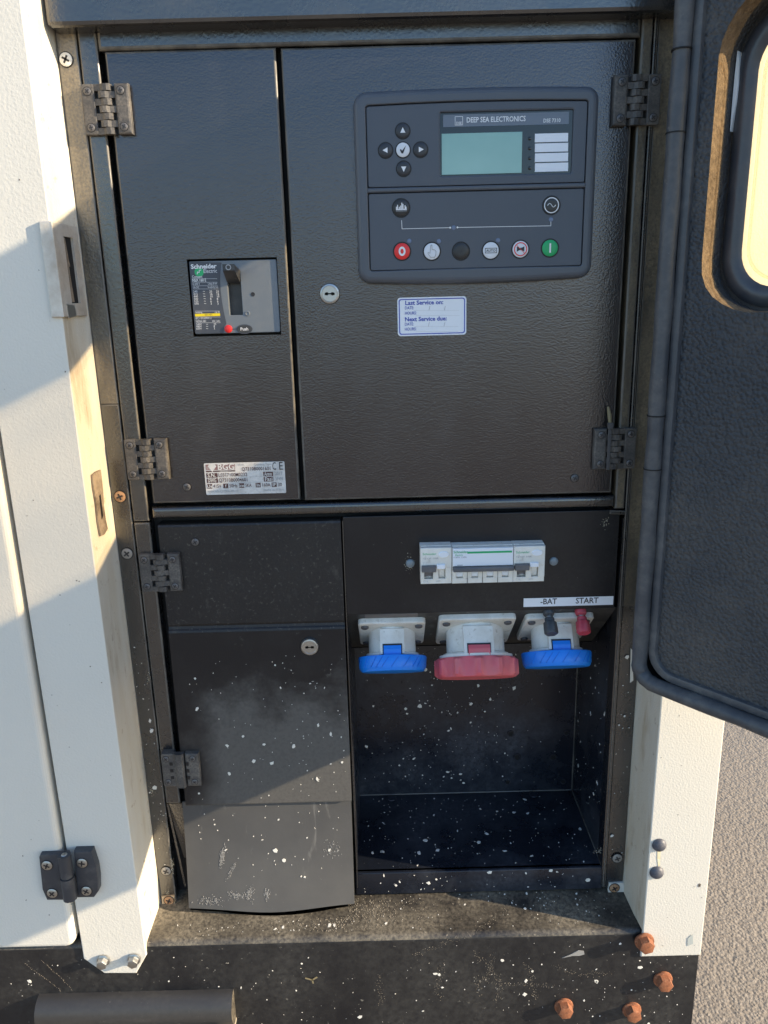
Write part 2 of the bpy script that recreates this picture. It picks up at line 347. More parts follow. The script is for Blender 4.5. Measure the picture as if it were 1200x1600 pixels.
# window pane: scratched clouded plastic that scatters and passes the sun
pane_m = bpy.data.materials.new('clouded_window_plastic'); pane_m.use_nodes = True
n_ = pane_m.node_tree; n_.nodes.clear()
o_ = n_.nodes.new('ShaderNodeOutputMaterial'); tl = n_.nodes.new('ShaderNodeBsdfTranslucent'); tl.inputs[0].default_value = (.80, .70, .50, 1)
tp = n_.nodes.new('ShaderNodeBsdfTransparent'); tp.inputs[0].default_value = (.98, .93, .82, 1)
gl = n_.nodes.new('ShaderNodeBsdfGlossy'); gl.inputs['Roughness'].default_value = .15
m1 = n_.nodes.new('ShaderNodeMixShader'); m2 = n_.nodes.new('ShaderNodeMixShader'); m2.inputs[0].default_value = .06
tc_ = n_.nodes.new('ShaderNodeTexCoord'); nz = n_.nodes.new('ShaderNodeTexNoise'); nz.inputs['Scale'].default_value = 12; nz.inputs['Detail'].default_value = 5
mr = n_.nodes.new('ShaderNodeMapRange'); mr.inputs[1].default_value = .3; mr.inputs[2].default_value = .7; mr.inputs[3].default_value = .80; mr.inputs[4].default_value = .97
n_.links.new(tc_.outputs['Object'], nz.inputs[0]); n_.links.new(nz.outputs[0], mr.inputs[0]); n_.links.new(mr.outputs[0], m1.inputs[0])
n_.links.new(tl.outputs[0], m1.inputs[1]); n_.links.new(tp.outputs[0], m1.inputs[2]); n_.links.new(m1.outputs[0], m2.inputs[1]); n_.links.new(gl.outputs[0], m2.inputs[2]); n_.links.new(m2.outputs[0], o_.inputs[0])

F0 = front(0.0)
# ------------------------------------------------------------------ ground
g = MB(); g.poly([(-60, -60, 0), (60, -60, 0), (60, 60, 0), (-60, 60, 0)], asphalt)
go = g.build('ground', origin=(0, 0, 0)); tag(go, 'sunlit tan grey asphalt ground beside the generator', 'ground', kind='structure')

# ------------------------------------------------------------------ generator enclosure
GEN = thing('generator_enclosure', (0, 0.4, 0.0), 'white and black generator enclosure with its open control panel bay', 'generator')
XL, XR = -.3025, .2965          # sides of the recessed bay
YF = -.06                       # plane of the white posts
# prototypes (moved into place below)
def screw_mesh(r, m, h=.0012, slot=ink_k):
    b = MB(); fr = Frame((0, 0, 0), (1, 0, 0), (0, 0, 1), (0, -1, 0))
    b.lathe(fr, 0, 0, [(r * 1.16, 0), (r * 1.14, .00025), (r * 1.02, .0003)], groove, 18)
    b.lathe(fr, 0, 0, [(r, 0), (r, h * .4), (r * .8, h), (r * .3, h * 1.2)], m, 16)
    for a in (0, math.pi / 2):
        c, s_ = math.cos(a + .4), math.sin(a + .4)
        L_, W_ = r * .60, r * .15
        b.flat(fr, [(c * L_ - s_ * W_, s_ * L_ + c * W_), (-c * L_ - s_ * W_, -s_ * L_ + c * W_), (-c * L_ + s_ * W_, -s_ * L_ - c * W_), (c * L_ + s_ * W_, s_ * L_ - c * W_)], h * 1.25 + .0001, slot)
    return b
first_used = {}
def put_screw(parent, pos, r, m, key):
    if key not in first_used:
        b = screw_mesh(r, m); o = b.build('screw', None, origin=(0, 0, 0)); first_used[key] = o
        o.parent = parent; o.location = Vector(pos) - wloc(parent)
    else:
        o = first_used[key].copy(); COL.objects.link(o); o.parent = parent; o.location = Vector(pos) - wloc(parent)
    o.rotation_euler = (0, random.uniform(-.8, .8), 0)
    return o
def at(px, py, Y): x, z = U(px, py, Y); return Vector((x, Y, z))

# --- white posts
b = MB()
pl = -.3845; pr = -.3068
tab = [(pl, 1.95), (pl, U(137, 1498, YF)[1]), U(163, 1521, YF), U(213, 1521, YF), (pr, U(233, 1493, YF)[1]), (pr, 1.95)]
b.prism(front(YF + .003), tab, 0, .003, white, bev=.0012)
ret = [(pr, YF + .0008, U(233, 1488, YF)[1]), (pr, YF + .0008, 1.95), (XL, .012, 1.95), (XL, .012, .6005)]
b.hexa(ret, [Vector(p) + Vector((-.0025, 0, 0)) for p in ret], white_dirty)
b.box(pl, pl + .0025, YF + .003, .0, .60, 1.95, white)
lpost = b.build('corner_post', GEN)
b = MB(); rl, rr = .3040, .3785; zb = U(1050, 1494, YF)[1]
b.prism(front(YF + .003), [(rl, zb), (rr, zb), (rr, 1.95), (rl, 1.95)], 0, .003, white, bev=.0014)
ret = [(rl, YF + .0008, .597), (rl, YF + .0008, 1.95), (XR, .012, 1.95), (XR, .012, .6005)]
b.hexa(ret, [Vector(p) + Vector((.0025, 0, 0)) for p in ret], white_dirty)
b.box(rr - .0025, rr - .0002, YF + .003, 1.2, zb, 1.95, white)
rpost = b.build('corner_post', GEN)
# bolts with silver heads on the left foot, dark domed rivets on the right post
def hexbolt(m, r=.0065, hh=.011, wr=.0085, stud=.0):
    q = MB(); fr = Frame((0, 0, 0), (1, 0, 0), (0, 0, 1), (0, -1, 0))
    q.lathe(fr, 0, 0, [(wr, 0), (wr, .0018), (wr * .82, .0028), (r * .8, .003)], m, 20)
    q.prism(fr, circle(0, 0, r, 6, .3), .0022, hh, m, bev=.0012, seg=2)
    if stud: q.lathe(fr, 0, 0, [(r * .55, hh), (r * .55, hh + stud), (r * .4, hh + stud + .001)], m, 12)
    return q
b0 = hexbolt(steel, .0066, .0095, .0080).build('bolt', lpost, origin=(0, 0, 0)); b0.location = at(162, 1500, YF - .001) - wloc(lpost)
place(b0, lpost, at(210, 1498, YF - .001))
b = MB(); b.lathe(front(0), 0, 0, [(.0086, 0), (.0078, .0024), (.0052, .0044), (.0018, .0052)], mat('rivet_slate', (.06, .065, .085), .5, dust=dict(scale=200, lo=.45, hi=.8, amt=.4, col=(.3, .28, .26))), 20)
r0 = b.build('rivet', rpost, origin=(0, 0, 0)); r0.location = at(1030, 1320, YF - .0005) - wloc(rpost); place(r0, rpost, at(1026, 1363, YF - .0005))
b = MB(); b.flat(front(YF), [U(1027, 1328, YF), U(1032.5, 1328, YF), U(1031.5, 1340, YF), U(1030.5, 1352, YF), U(1028.5, 1355, YF), U(1027, 1343, YF)], .0004, stain); b.build('rust_stain', rpost)
# torn bare patch on the left return
b = MB()
def onret(px, py, off=.0008):        # a point of the left return face under a photograph position
    d = _f * FPX + _r * (px - 600) - _u * (py - 800)
    n = Vector((1, -(XL - pr) / (.012 - YF), 0)); t = (Vector((pr, YF, 0)) - CAMP).dot(n) / d.dot(n)
    return CAMP + d * t + Vector((off, 0, 0))
pp = [(141, 742), (147, 737), (154, 734), (156, 750), (158, 770), (159, 790), (162, 812), (165, 826), (160, 835), (154, 838), (150, 815), (147, 785), (143, 762)]
b.hexa([onret(*p) for p in reversed(pp)], [onret(*p, .0025) for p in reversed(pp)], torn)
pp = [(151, 775), (153, 772), (157, 806), (155, 812)]
b.poly([onret(*p, .003) for p in pp], dark)
b.build('bare_patch', lpost)
# latch striker plate wrapped round the left post edge
b = MB(); yq = YF - .0042
fp = [U(68, 345, yq), U(79, 345, yq), U(98, 495, yq), U(87, 497, yq)]
zt = (fp[0][1] + fp[1][1]) / 2; zbm = (fp[2][1] + fp[3][1]) / 2
b.prism(front(YF), [(pr - .009, zbm), (pr + .0014, zbm), (pr + .0014, zt), (pr - .009, zt)], .0004, .0042, steel_raw, bev=.001)
LU = Vector((XL - pr, .012 - YF, 0)).normalized()
fr_ret = Frame((pr + .0008, YF, 0), LU, (0, 0, 1), Vector((LU.y, -LU.x, 0)))
b.ring(fr_ret, rrect(-.0042, .050, zbm + .0005, zt - .0005), rrect(.017, .037, zbm + .013, zt - .012), .0, .0028, steel_raw, bo=.0006)
b.flat(fr_ret, rrect(.016, .038, zbm + .012, zt - .011), .0004, dark)
b.prism(fr_ret, [(.018, zbm + .014), (.026, zbm + .014), (.023, zbm + .05), (.026, zt - .04), (.022, zt - .013), (.018, zt - .013)], .0005, .0016, torn)
b.prism(fr_ret, [(.005, zbm - .001), (.022, zbm + .001), (.020, zbm + .011), (.004, zbm + .012)], .0029, .0036, steel)
b.build('latch_striker', lpost)

b = MB(); b.prism(front(-.0005), [U(985, 1012, 0), U(990, 1018, 0), U(997, 1045, 0), U(988, 1040, 0), U(989, 1062, 0), U(984, 1066, 0)], 0, .0012, white); b.build('chipped_paint', GEN)
b = MB(); b.flat(front(YF), [U(1074, 1466, YF), U(1082, 1459, YF), U(1083, 1474, YF), U(1074, 1478, YF)], .0005, mat('paint_touch_up', (.42, .45, .43), .6)); b.build('paint_patch', rpost)
# --- left white side door with rounded edge
b = MB(); zs = .6
o = [(-.85, zs), (-.3895 - .012, zs)] + [(-.3895 - .012 + .012 * math.sin(R(a)), zs + .012 - .012 * math.cos(R(a))) for a in (22, 45, 68, 90)] + [(-.3895, 1.95), (-.85, 1.95)]
b.prism(front(-.03), o, 0, .036, white, bev=.006, seg=4)
sdoor = b.build('side_door', GEN)
# --- body shell behind (roof, back, far end) so the enclosure stands as a solid
b = MB(); b.box(-2.2, .376, .30, 1.2, .60, 1.95, white); b.box(-2.2, .3785, -.066, 1.2, 1.951, 2.0, white, .01)
b.box(-2.2, -.851, -.064, .30, .60, 1.95, white)
b.build('canopy_shell', GEN)

# --- chassis base with rounded top edge
b = MB(); yb = -.0565; zb1 = .5955
prof = [(yb, .16)] + [(yb + .009 - .009 * math.cos(R(a)), zb1 - .009 + .009 * math.sin(R(a))) for a in (0, 18, 36, 54, 72, 90)]
x0, x1 = -2.2, .3775
i0 = b.add([(x0, y, z) for y, z in prof]); i1 = b.add([(x1, y, z) for y, z in prof])
for k in range(len(prof) - 1): b.face((i0 + k, i1 + k, i1 + k + 1, i0 + k + 1), ledge_black if k >= 2 else base_black, True)
# ledge top, its back edge cut by the crescent cable opening
zl = .604
ytop = yb + .009
cr = [(-.262, .03), (-.262, -.012)]
for k in range(1, 12):
    t = k / 12; x = -.235 + .17 * t; cr.append((x, -.012 - .011 * math.sin(math.pi * t) ** .8))
cr += [(-.055, -.012), (-.055, .03)]
def zledge(y): return zb1 + (zl - zb1) * (y - ytop) / (.0 - ytop)
xs = [-.33] + [c[0] for c in cr] + [.33]; 
top = [(-.33, ytop)] + [(c[0], ytop) for c in cr[1:-1]] + [(.33, ytop)]
back = [(-.33, .03), ] + cr[1:-1] + [(.33, .03)]
strip = [((-.33, ytop), (-.33, .03)), ((-.262, ytop), (-.262, .03)), ((-.262, ytop), (-.262, -.012))] + [((c[0], ytop), c) for c in cr[2:-2]] + [((-.055, ytop), (-.055, -.012)), ((-.055, ytop), (-.055, .03)), ((.33, ytop), (.33, .03))]
for (a, c), (d, e) in zip(strip, strip[1:]):
    if abs(a[0] - d[0]) < 1e-6: continue
    b.poly([(a[0], a[1], zledge(a[1])), (d[0], d[1], zledge(d[1])), (e[0], e[1], zledge(e[1])), (c[0], c[1], zledge(c[1]))], ledge_black)
b.box(x0, -.331, ytop, 1.2, .5, zb1, base_black); b.box(.331, x1, ytop, 1.2, .5, zb1, base_black)
b.box(x0 + .001, x1 - .0005, yb + .004, 1.2, .16, .49, base_black)
b.poly([(x1, yb, .16), (x1, .3, .16), (x1, .3, .59), (x1, ytop, zb1), (x1, yb, zb1 - .009)], base_black)
base = b.build('chassis_base', GEN, ang=60)
bolt = None
for px, py in ((1009, 1476), (1039, 1538), (883, 1580), (990, 1586)):
    pos = at(px, py, yb - .0101 if bolt is None else yb - .008); pos.y = yb - (.0042 if bolt is None else 0)
    if bolt is None:
        bolt = hexbolt(rust, .0098, .0120, .0120).build('bolt', base, origin=(0, 0, 0)); bolt.location = pos - wloc(base)
    else:
        c = place(bolt, base, pos); c.rotation_euler = (0, random.uniform(0, 1), 0)
# step tube welded on the chassis, lower left
b = MB()
zc = U(200, 1549, yb)[1] - .0225
xa = U(42, 1570, yb - .03)[0]; xb_ = U(357, 1570, yb - .03)[0]
tube_m = mat('step_tube_paint_worn', (.030, .0295, .030), .42, bump=[(200, .0001, 2), (14, .001, 1)], dust=[dict(scale=9, lo=.34, hi=.7, amt=.45, col=(.11, .105, .095), fine=160, stretch=(.4, 1, 1)), dict(scale=120, lo=.66, hi=.73, amt=.5, col=(.4, .37, .3))])
RT = .0225
prof = [(yb + .002, RT)] + [(yb - RT * .95 * math.sin(R(t)), RT * math.cos(R(t))) for t in (8, 20, 32, 44, 56, 68, 80, 92, 104, 116, 128)] + [(yb - RT * .6, -RT * .95), (yb + .002, -RT)]
ia = b.add([(xa, y, zc + z) for y, z in prof]); ib = b.add([(xb_, y, zc + z) for y, z in prof])
for k in range(len(prof) - 1): b.face((ia + k + 1, ib + k + 1, ib + k, ia + k), tube_m, True)
b.face([ib + k for k in range(len(prof))], ledge_black); b.face([ia + k for k in reversed(range(len(prof)))], base_black)
b.box(xa, xb_ - .001, yb - .030, yb, zc - .0300, zc - .0265, tube_m, .0012); b.box(xb_ - .022, xb_ + .0008, yb - .0305, yb, zc - .0262, zc - .0222, grit, .001)
b.build('step_tube', GEN, ang=35)

# --- recessed bay frame: header, flanges, inner strips, bars
b = MB()
zh = U(600, 28, -.022)[1]
b.box(XL + .001, XR + .01, -.022, .03, zh, zh + .25, frame_black, .004)
b.build('header_rail', GEN)
b = MB()
ztop = 1.607
xs1 = U(149, 300, 0)[0]; xs2 = U(177, 300, 0)[0]
FL0, FL1 = XL, U(147, 300, 0)[0]
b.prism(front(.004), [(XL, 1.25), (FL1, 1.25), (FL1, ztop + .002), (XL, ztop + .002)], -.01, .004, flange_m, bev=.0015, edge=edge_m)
b.prism(front(.004), [(XL, .6055), (FL1, .6055), (FL1, 1.25), (XL, 1.25)], -.01, .004, frame_black, bev=.0015, edge=edge_m)
b.prism(front(.004), [(FL1 + .0016, .7525), (xs2, .7525), (xs2, 1.117), (FL1 + .0016, 1.117)], -.012, .005, frame_black, bev=.0018, seg=3, edge=edge_m)
b.prism(front(.004), [(FL1 + .0016, 1.1185), (xs2, 1.1185), (xs2, ztop), (FL1 + .0016, ztop)], -.012, .005, frame_black, bev=.0018, seg=3, edge=edge_m)
xr1 = U(991, 250, 0)[0]; xr2 = U(1008, 250, 0)[0]; xr3 = U(1012.5, 250, 0)[0]
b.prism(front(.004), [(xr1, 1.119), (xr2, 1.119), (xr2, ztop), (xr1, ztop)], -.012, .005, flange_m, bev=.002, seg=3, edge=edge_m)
b.prism(front(.004), [(xr2 + .0008, .612), (xr3 + .0015, .612), (xr3 + .0015, ztop), (xr2 + .0008, ztop)], -.012, .0065, frame_black, bev=.001, edge=edge_m)
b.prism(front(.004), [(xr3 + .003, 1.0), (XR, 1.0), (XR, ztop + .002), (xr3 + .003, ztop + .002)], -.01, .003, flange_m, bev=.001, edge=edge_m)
b.prism(front(.004), [(xr3 + .003, .607), (XR, .607), (XR, 1.0), (xr3 + .003, 1.0)], -.01, .003, frame_black)
zt0 = U(300, 76, 0)[1]
b.prism(front(.004), [(xs2 + .0005, zt0), (xr1 - .0005, zt0), (xr1 - .0005, ztop), (xs2 + .0005, ztop)], -.012, .005, frame_black, bev=.0035, seg=3, edge=edge_m)
b.prism(front(.004), [(-.2595, 1.1215), (xr1 - .001, 1.1215), (xr1 - .001, 1.1345), (-.2595, 1.1345)], -.012, .0065, frame_black, bev=.0045, seg=4)
b.prism(front(.004), [(xr1 - .0055, 1.1135), (xr2 + .0005, 1.1125), (xr2 + .0005, 1.117), (xr1 - .0055, 1.118)], -.006, .007, frame_black, bev=.001, edge=edge_m)
b.box(XL, XR, .018, .021, .99, 1.65, dark); b.box(XL, -.052, .018, .021, .60, .99, dark)
fr_o = b.build('bay_frame', GEN)
# slanted gusset under the lower left strip
b = MB()
b.poly([(FL1 + .002, .001, .751), (xs2 + .001, .001, .751), (xs2 + .001, .016, .66), (FL1 + .012, .014, .66)], frame_black)
b.poly([(FL1 + .0015, .0005, .751), (FL1 + .004, .0005, .751), (FL1 + .014, .003, .625), (FL1 + .0115, .003, .625)], frame_black)
b.build('gusset', GEN)
# flange screws and the two foot tabs
for px, py, r, m, k in ((103, 93, .0062, mcb_w, 'cream'), (187.5, 776, .0062, rust_pale, 'rusty'), (198.5, 865, .0062, dullscrew, 'dull'), (259.5, 1361, .0058, dullscrew, 'dull'), (964.5, 1341, .0058, dullscrew, 'dull')):
    put_screw(fr_o, at(px, py, -.0005), r, m, k)
tabm = mat('tab_primer', (.55, .42, .27), .6, dust=dict(scale=90, lo=.4, hi=.7, amt=.6, col=(.35, .22, .12)))
b = MB(); b.prism(front(-.001), [U(253, 1399, 0), U(273, 1398, 0), U(274, 1417, 0), U(254, 1418, 0)], -.004, .0012, tabm, bev=.0006); tb = b.build('fixing_tab', GEN)
put_screw(tb, at(264, 1407, -.0023), .0058, rust_pale, 'rusty')
b = MB(); b.prism(front(-.001), [U(951, 1379, 0), U(974, 1378, 0), U(976, 1400, 0), U(949, 1400, 0)], -.004, .0012, white, bev=.0006); tb2 = b.build('fixing_tab', GEN)
put_screw(tb2, at(960, 1387.5, -.0023), .0058, rust_pale, 'rusty')

# --- doors in the bay
b = MB()
nsxh = [U(291, 405, 0), U(432, 402, 0), U(440, 523, 0), U(303, 526, 0)]
nx0, nx1 = (nsxh[0][0] + nsxh[3][0]) / 2, (nsxh[1][0] + nsxh[2][0]) / 2
nz0, nz1 = (nsxh[2][1] + nsxh[3][1]) / 2, (nsxh[0][1] + nsxh[1][1]) / 2
b.plate(F0, -.2573, -.0928, 1.1385, 1.5875, .017, black, hole=(nx0, nx1, nz0, nz1), bev=.0022, edge=edge_m)
door_a = b.build('panel_door', GEN, 'black door on the upper left with a breaker cut-out')
b = MB(); b.plate(F0, -.0880, .2540, 1.1375, 1.5868, .017, black, bev=.0022, edge=edge_m)
door_b = b.build('panel_door', GEN, 'wide black door carrying the control module and a lock')
# lower left door: flat top, crease, lower part leaning out
b = MB(); xd0, xd1, zt_, zcr, zd = -.2548, -.0492, 1.1138, .9865, .7535
def patchy(N, L, src, col, rg, h):       # a paler patch with a ragged outline on the lower half of the door
    sep = N.new('ShaderNodeSeparateXYZ'); L.new(src, sep.inputs[0])
    n = h['noise'](16, 5, .62); n2 = h['noise'](260, 2, .6)
    def mth(op, a, c):
        k = N.new('ShaderNodeMath'); k.operation = op
        for i, x in enumerate((a, c)):
            if isinstance(x, (int, float)): k.inputs[i].default_value = x
            else: L.new(x, k.inputs[i])
        return k.outputs[0]
    hgt = mth('ADD', mth('MULTIPLY', sep.outputs[2], -1), mth('MULTIPLY', mth('SUBTRACT', n, .5), .16))
    lft = mth('ADD', sep.outputs[0], mth('MULTIPLY', mth('SUBTRACT', n, .5), .08))
    m1_ = h['math_']('MULTIPLY', h['ramp'](hgt, .018, .066), h['ramp'](lft, -.095, -.050))
    m2_ = h['math_']('MULTIPLY', m1_, h['ramp'](n2, .25, .6, .72, .95))
    return h['mix'](m2_, col, h['rgb']((.098, .094, .087))), h['mixf'](m1_, rg, .62)
low_m = mat('black_paint_pale_patch', BLK, .36, bump=[(420, .0001, 2), (5, .0012, 1)],
    dust=[dict(scale=80, lo=.64, hi=.75, amt=.35, col=(.2, .19, .16)), dict(scale=7, lo=.45, hi=.7, amt=.25, col=(.09, .085, .075), fine=300)], extra=patchy, **PK)
prof = [(0.017, zt_), (.003, zt_), (.0009, zt_ - .0009), (0, zt_ - .003), (0, zcr + .006), (.0012, zcr + .003), (.0004, zcr), (-.0012, zcr - .0015), (-.002, zcr - .004), (-.0075, zd + .0015), (-.0070, zd), (.004, zd), (.017, zcr)]
ia = b.add([(xd0, y, z) for y, z in prof]); ib = b.add([(xd1, y, z) for y, z in prof])
for k in range(len(prof) - 1): b.face((ia + k + 1, ib + k + 1, ib + k, ia + k), low_m if k >= 8 else black_dusty)
b.face([ia + k for k in range(len(prof))], black_dusty); b.face([ib + k for k in reversed(range(len(prof)))], black_dusty)
door_c = b.build('panel_door', GEN, 'dusty black lower left door with a crease across it')
# lock + screws
def lock(parent, px, py, nm):
    q = MB(); fr = front(0); x, z = U(px, py, -.004); fr = Frame((x, parent_y[nm], z), (1, 0, 0), (0, 0, 1), (0, -1, 0))
    q.lathe(fr, 0, 0, [(.0106, -.001), (.0106, .0016), (.0098, .0030), (.0082, .0034), (.0078, .0030)], steel, 28)
    q.lathe(fr, 0, 0, [(.0078, .0010), (.0066, .0011)], groove, 28)
    q.lathe(fr, 0, 0, [(.0066, .0008), (.0065, .0024), (.0060, .0028), (.0020, .0028)], steel, 28)
    q.flat(fr, [(-.0052, -.0012), (-.0022, -.0016), (-.0014, -.0006), (.0014, -.0006), (.0022, -.0018), (.0052, -.0012), (.0050, .0010), (.0022, .0016), (.0014, .0006), (-.0014, .0006), (-.0022, .0018), (-.0050, .0010)], .0030, ink_k)
    return q.build('lock', parent)
parent_y = {'b': 0.0, 'c': -.0035}
lock(door_b, 515, 459, 'b'); lock(door_c, 484, 1010, 'c')
put_screw(door_a, at(292, 761, -.0005), .0042, darkscrew, 'dark'); put_screw(door_b, at(898, 747, -.0005), .0042, darkscrew, 'dark'); put_screw(door_c, at(305, 847, -.0005), .0045, darkscrew, 'dark')

# --- rubber flap
b = MB(); nu, nv = 14, 10; fx0, fx1 = U(286, 1300, -.01)[0], U(550, 1300, -.01)[0]; fz1 = zd + .001; fz0 = U(420, 1418, -.02)[1]
def fp_(i, j, off=0):
    u, v = i / nu, j / nv
    y = -.001 - .019 * v ** 1.5 - .007 * v * math.sin(math.pi * u)
    z = fz1 + (fz0 - fz1) * v + .002 * v * (1 - math.sin(math.pi * u)) + .0012 * v * math.sin(9 * u)
    return (fx0 + (fx1 - fx0) * u, y + off, z)
A = b.add([fp_(i, j) for j in range(nv + 1) for i in range(nu + 1)]); B = b.add([fp_(i, j, .002) for j in range(nv + 1) for i in range(nu + 1)])
for j in range(nv):
    for i in range(nu):
        k = j * (nu + 1) + i
        b.face((A + k, A + k + nu + 1, A + k + nu + 2, A + k + 1), flap_m, True); b.face((B + k + 1, B + k + nu + 2, B + k + nu + 1, B + k), flap_m, True)
for i in range(nu): k = nv * (nu + 1) + i; b.face((A + k, B + k, B + k + 1, A + k + 1), flap_m)
for j in range(nv):
    for s_, fl in ((0, 0), (nu, 1)):
        k = j * (nu + 1) + s_; q = (A + k, B + k, B + k + nu + 1, A + k + nu + 1); b.face(q if not fl else q[::-1], flap_m)
b.build('rubber_flap', GEN)

# --- breaker plate, slanted socket plate and the open recess
b = MB(); bx0, bx1 = -.0465, .2680; zp0 = U(740, 956, 0)[1]
b.plate(F0, bx0, bx1 - .003, zp0, 1.1175, .002, black_worn, bev=.0008)
sp_up = Vector((0, -.731, .682)); sp_n = Vector((0, -.682, -.731)); ptop = Vector((0, .0015, zp0 + .0005))
e = ptop - sp_up * .125
b.poly([(bx0, ptop.y, ptop.z), (bx0, e.y, e.z), (bx1, e.y, e.z), (bx1, ptop.y, ptop.z)], sock_plate_m)
b.build('socket_plate', GEN)
b = MB(); zfl, yb2 = .6405, .163
b.poly([(bx0, yb2, zfl), (bx1 + .002, yb2, zfl), (bx1 + .002, yb2, e.z + .02), (bx0, yb2, e.z + .02)], cav_black)
b.poly([(bx0, e.y - .002, e.z), (bx0, yb2, e.z), (bx1, yb2, e.z), (bx1, e.y - .002, e.z)], cav_black)
b.poly([(bx0, .004, zfl), (bx1 + .002, .004, zfl), (bx1 + .002, yb2, zfl), (bx0, yb2, zfl)], cav_black)
b.poly([(bx1 + .002, 0.001, zfl), (bx1 + .002, .001, 1.0), (bx1 + .002, yb2, 1.0), (bx1 + .002, yb2, zfl)], cav_black)
b.poly([(bx0, 0.0, zfl), (bx0, yb2, zfl), (bx0, yb2, .985), (bx0, 0.0, .985)], cav_black)
b.prism(front(.004), [(-.0495, .607), (bx1 + .003, .607), (bx1 + .003, zfl), (-.0495, zfl)], -.003, .004, cav_black, bev=.002, seg=3)
b.box(-.0472, -.0462, -.001, .02, .62, 1.113, frame_black)
b.box(bx1 + .0005, bx1 + .003, -.0012, .02, .615, 1.108, frame_black)
b.tube([(bx0, yb2 - .0008, zfl + .0005), (bx1, yb2 - .0008, zfl + .0005)], .0011, edge_m, 6); b.tube([(bx1 + .0012, yb2 - .0008, zfl), (bx1 + .0012, yb2 - .0008, .9)], .0010, edge_m, 6); b.tube([(bx1 + .0012, .004, zfl + .0005), (bx1 + .0012, yb2, zfl + .0005)], .0010, edge_m, 6)
# welded brackets
for x, z in ((.0, .643), (.21, .643)): b.lathe(Frame((x, .15, z), (1, 0, 0), (0, 1, 0), (0, 0, 1)), 0, 0, [(.007, 0), (.006, .001), (.002, .0012)], cav_black, 14)
recess = b.build('socket_recess', GEN)
for px, py, r in ((798, 1146, .0036), (885, 1145, .0032), (808, 1183, .0042), (864, 1183, .0042), (793, 1222, .003), (880, 1221, .003)):
    b = MB(); x, z = U(px, py, yb2); b.lathe(front(yb2), x, z, [(r * 1.5, .0004), (r * 1.4, .0012), (r, .0013), (r * .95, .0006), (r * .4, .0005)], cav_black, 14)
    b.flat(front(yb2), circle(x, z, r * .92, 14), .0009, dark); b.build('screw_hole', recess)

# --- cabinet hinges
def hinge_proto(solid=False):
    hb = -.006 if solid else 0
    q = MB(); fr = Frame((0, 0, 0), (1, 0, 0), (0, 0, 1), (0, -1, 0)); H = .0225; W = .0225
    K = .0068 if solid else .0098
    q.prism(fr, rrect(-W, -K, -H, H, .0015, 2), hb, .0060, hinge_m, bev=.0010)
    o = [(K, -H), (W + .0010, -H), (W + .0010, H), (K, H)]
    q.prism(fr, o, 0 if not solid else hb, .0068, hinge_m, bev=.0020)
    q.prism(fr, rrect(-K, K, -H + .001, H - .001), 0, .0012, groove)
    n = 7; st = 2 * H / n
    if not solid:
        for k in range(n):
            z0 = -H + k * st + .0003; z1 = z0 + st - .0006
            pr_ = [(-.0098, .001), (-.0098, .0056), (-.004, .0062), (-.001, .0080), (.003, .0084), (.0058, .0070), (.0066, .004), (.0066, .001)]
            if k % 2: pr_ = [(-x, h) for x, h in reversed(pr_)]
            q.rings([[(x, -h, z0) for x, h in pr_], [(x, -h, z1) for x, h in pr_]], hinge_m)
    else:
        pr_ = [(-.0075, .001), (-.0072, .0062), (-.003, .0085), (.003, .0085), (.0052, .006), (.0052, .001)]
        q.rings([[(x, -h, -H - .001) for x, h in pr_], [(x, -h, H) for x, h in pr_]], hinge_m)
        for k in range(3):
            z0 = -.012 + k * .0095
            q.box(-.0125, -.0085, -.0064, -.0055, z0, z0 + .0042, groove); q.box(.0075, .0110, -.0076, -.0055, z0, z0 + .0042, groove)
    o = q.build('hinge', None, origin=(0, 0, 0))
    for x, z in ((-.0163, .0160), (-.0163, -.0160), (.0160, .0160), (.0160, -.0160)):
        first_used.setdefault('hs', None)
        if first_used['hs'] is None:
            s_ = MB(); s_ = screw_mesh(.0036, darkscrew, .0009).build('screw', None, origin=(0, 0, 0)); first_used['hs'] = s_
        else:
            s_ = first_used['hs'].copy(); COL.objects.link(s_)
        s_.parent = o; s_.location = (x, -.0061 if x < 0 else -.0069, z); s_.rotation_euler = (0, random.uniform(0, 1.5), 0)
    return o
hp = hinge_proto(); hs = hinge_proto(True)
hp.parent = GEN; hs.parent = GEN
hp.location = at(169, 173, -.001) - wloc(GEN); hs.location = at(284, 1199, -.006) - wloc(GEN)
for px, py, rot in ((231, 716.5, 0), (252, 892.5, 0), (993, 158.5, math.pi), (959, 700, math.pi)):
    place(hp, GEN, at(px, py, -.001), (0, rot, 0))
# big hinge of the side door
b = MB(); hy = -.0665; fr = front(hy)
def H7(zx, zy, Y=hy - .006): return U(40 + zx / 5, 1310 + zy / 5, Y)
b.prism(fr, [H7(102, 150), H7(112, 128), H7(330, 120), H7(372, 485), H7(165, 485), H7(128, 400)], 0, .006, hinge_big, bev=.0018)
fr2 = front(YF)
b.prism(fr2, [H7(365, 118), H7(508, 114), H7(548, 240), H7(560, 330), H7(562, 430), H7(528, 478), H7(392, 480)], .0002, .010, hinge_big, bev=.0025)
pa, pb = H7(288, 150, hy - .012), H7(338, 490, hy - .012)
b.tube([(pa[0], hy - .007, pa[1]), ((pa[0] + pb[0]) / 2, hy - .007, (pa[1] + pb[1]) / 2 + .001)], .0075, hinge_big, 14); b.tube([((pa[0] + pb[0]) / 2, hy - .007, (pa[1] + pb[1]) / 2 - .0005), (pb[0], hy - .007, pb[1])], .0082, hinge_big, 14)
b.lathe(Frame((pa[0], hy - .007, pa[1]), (1, 0, 0), (0, 1, 0), (0, 0, 1)), 0, 0, [(.0035, 0), (.003, .0006), (.001, .0008)], steel, 12)
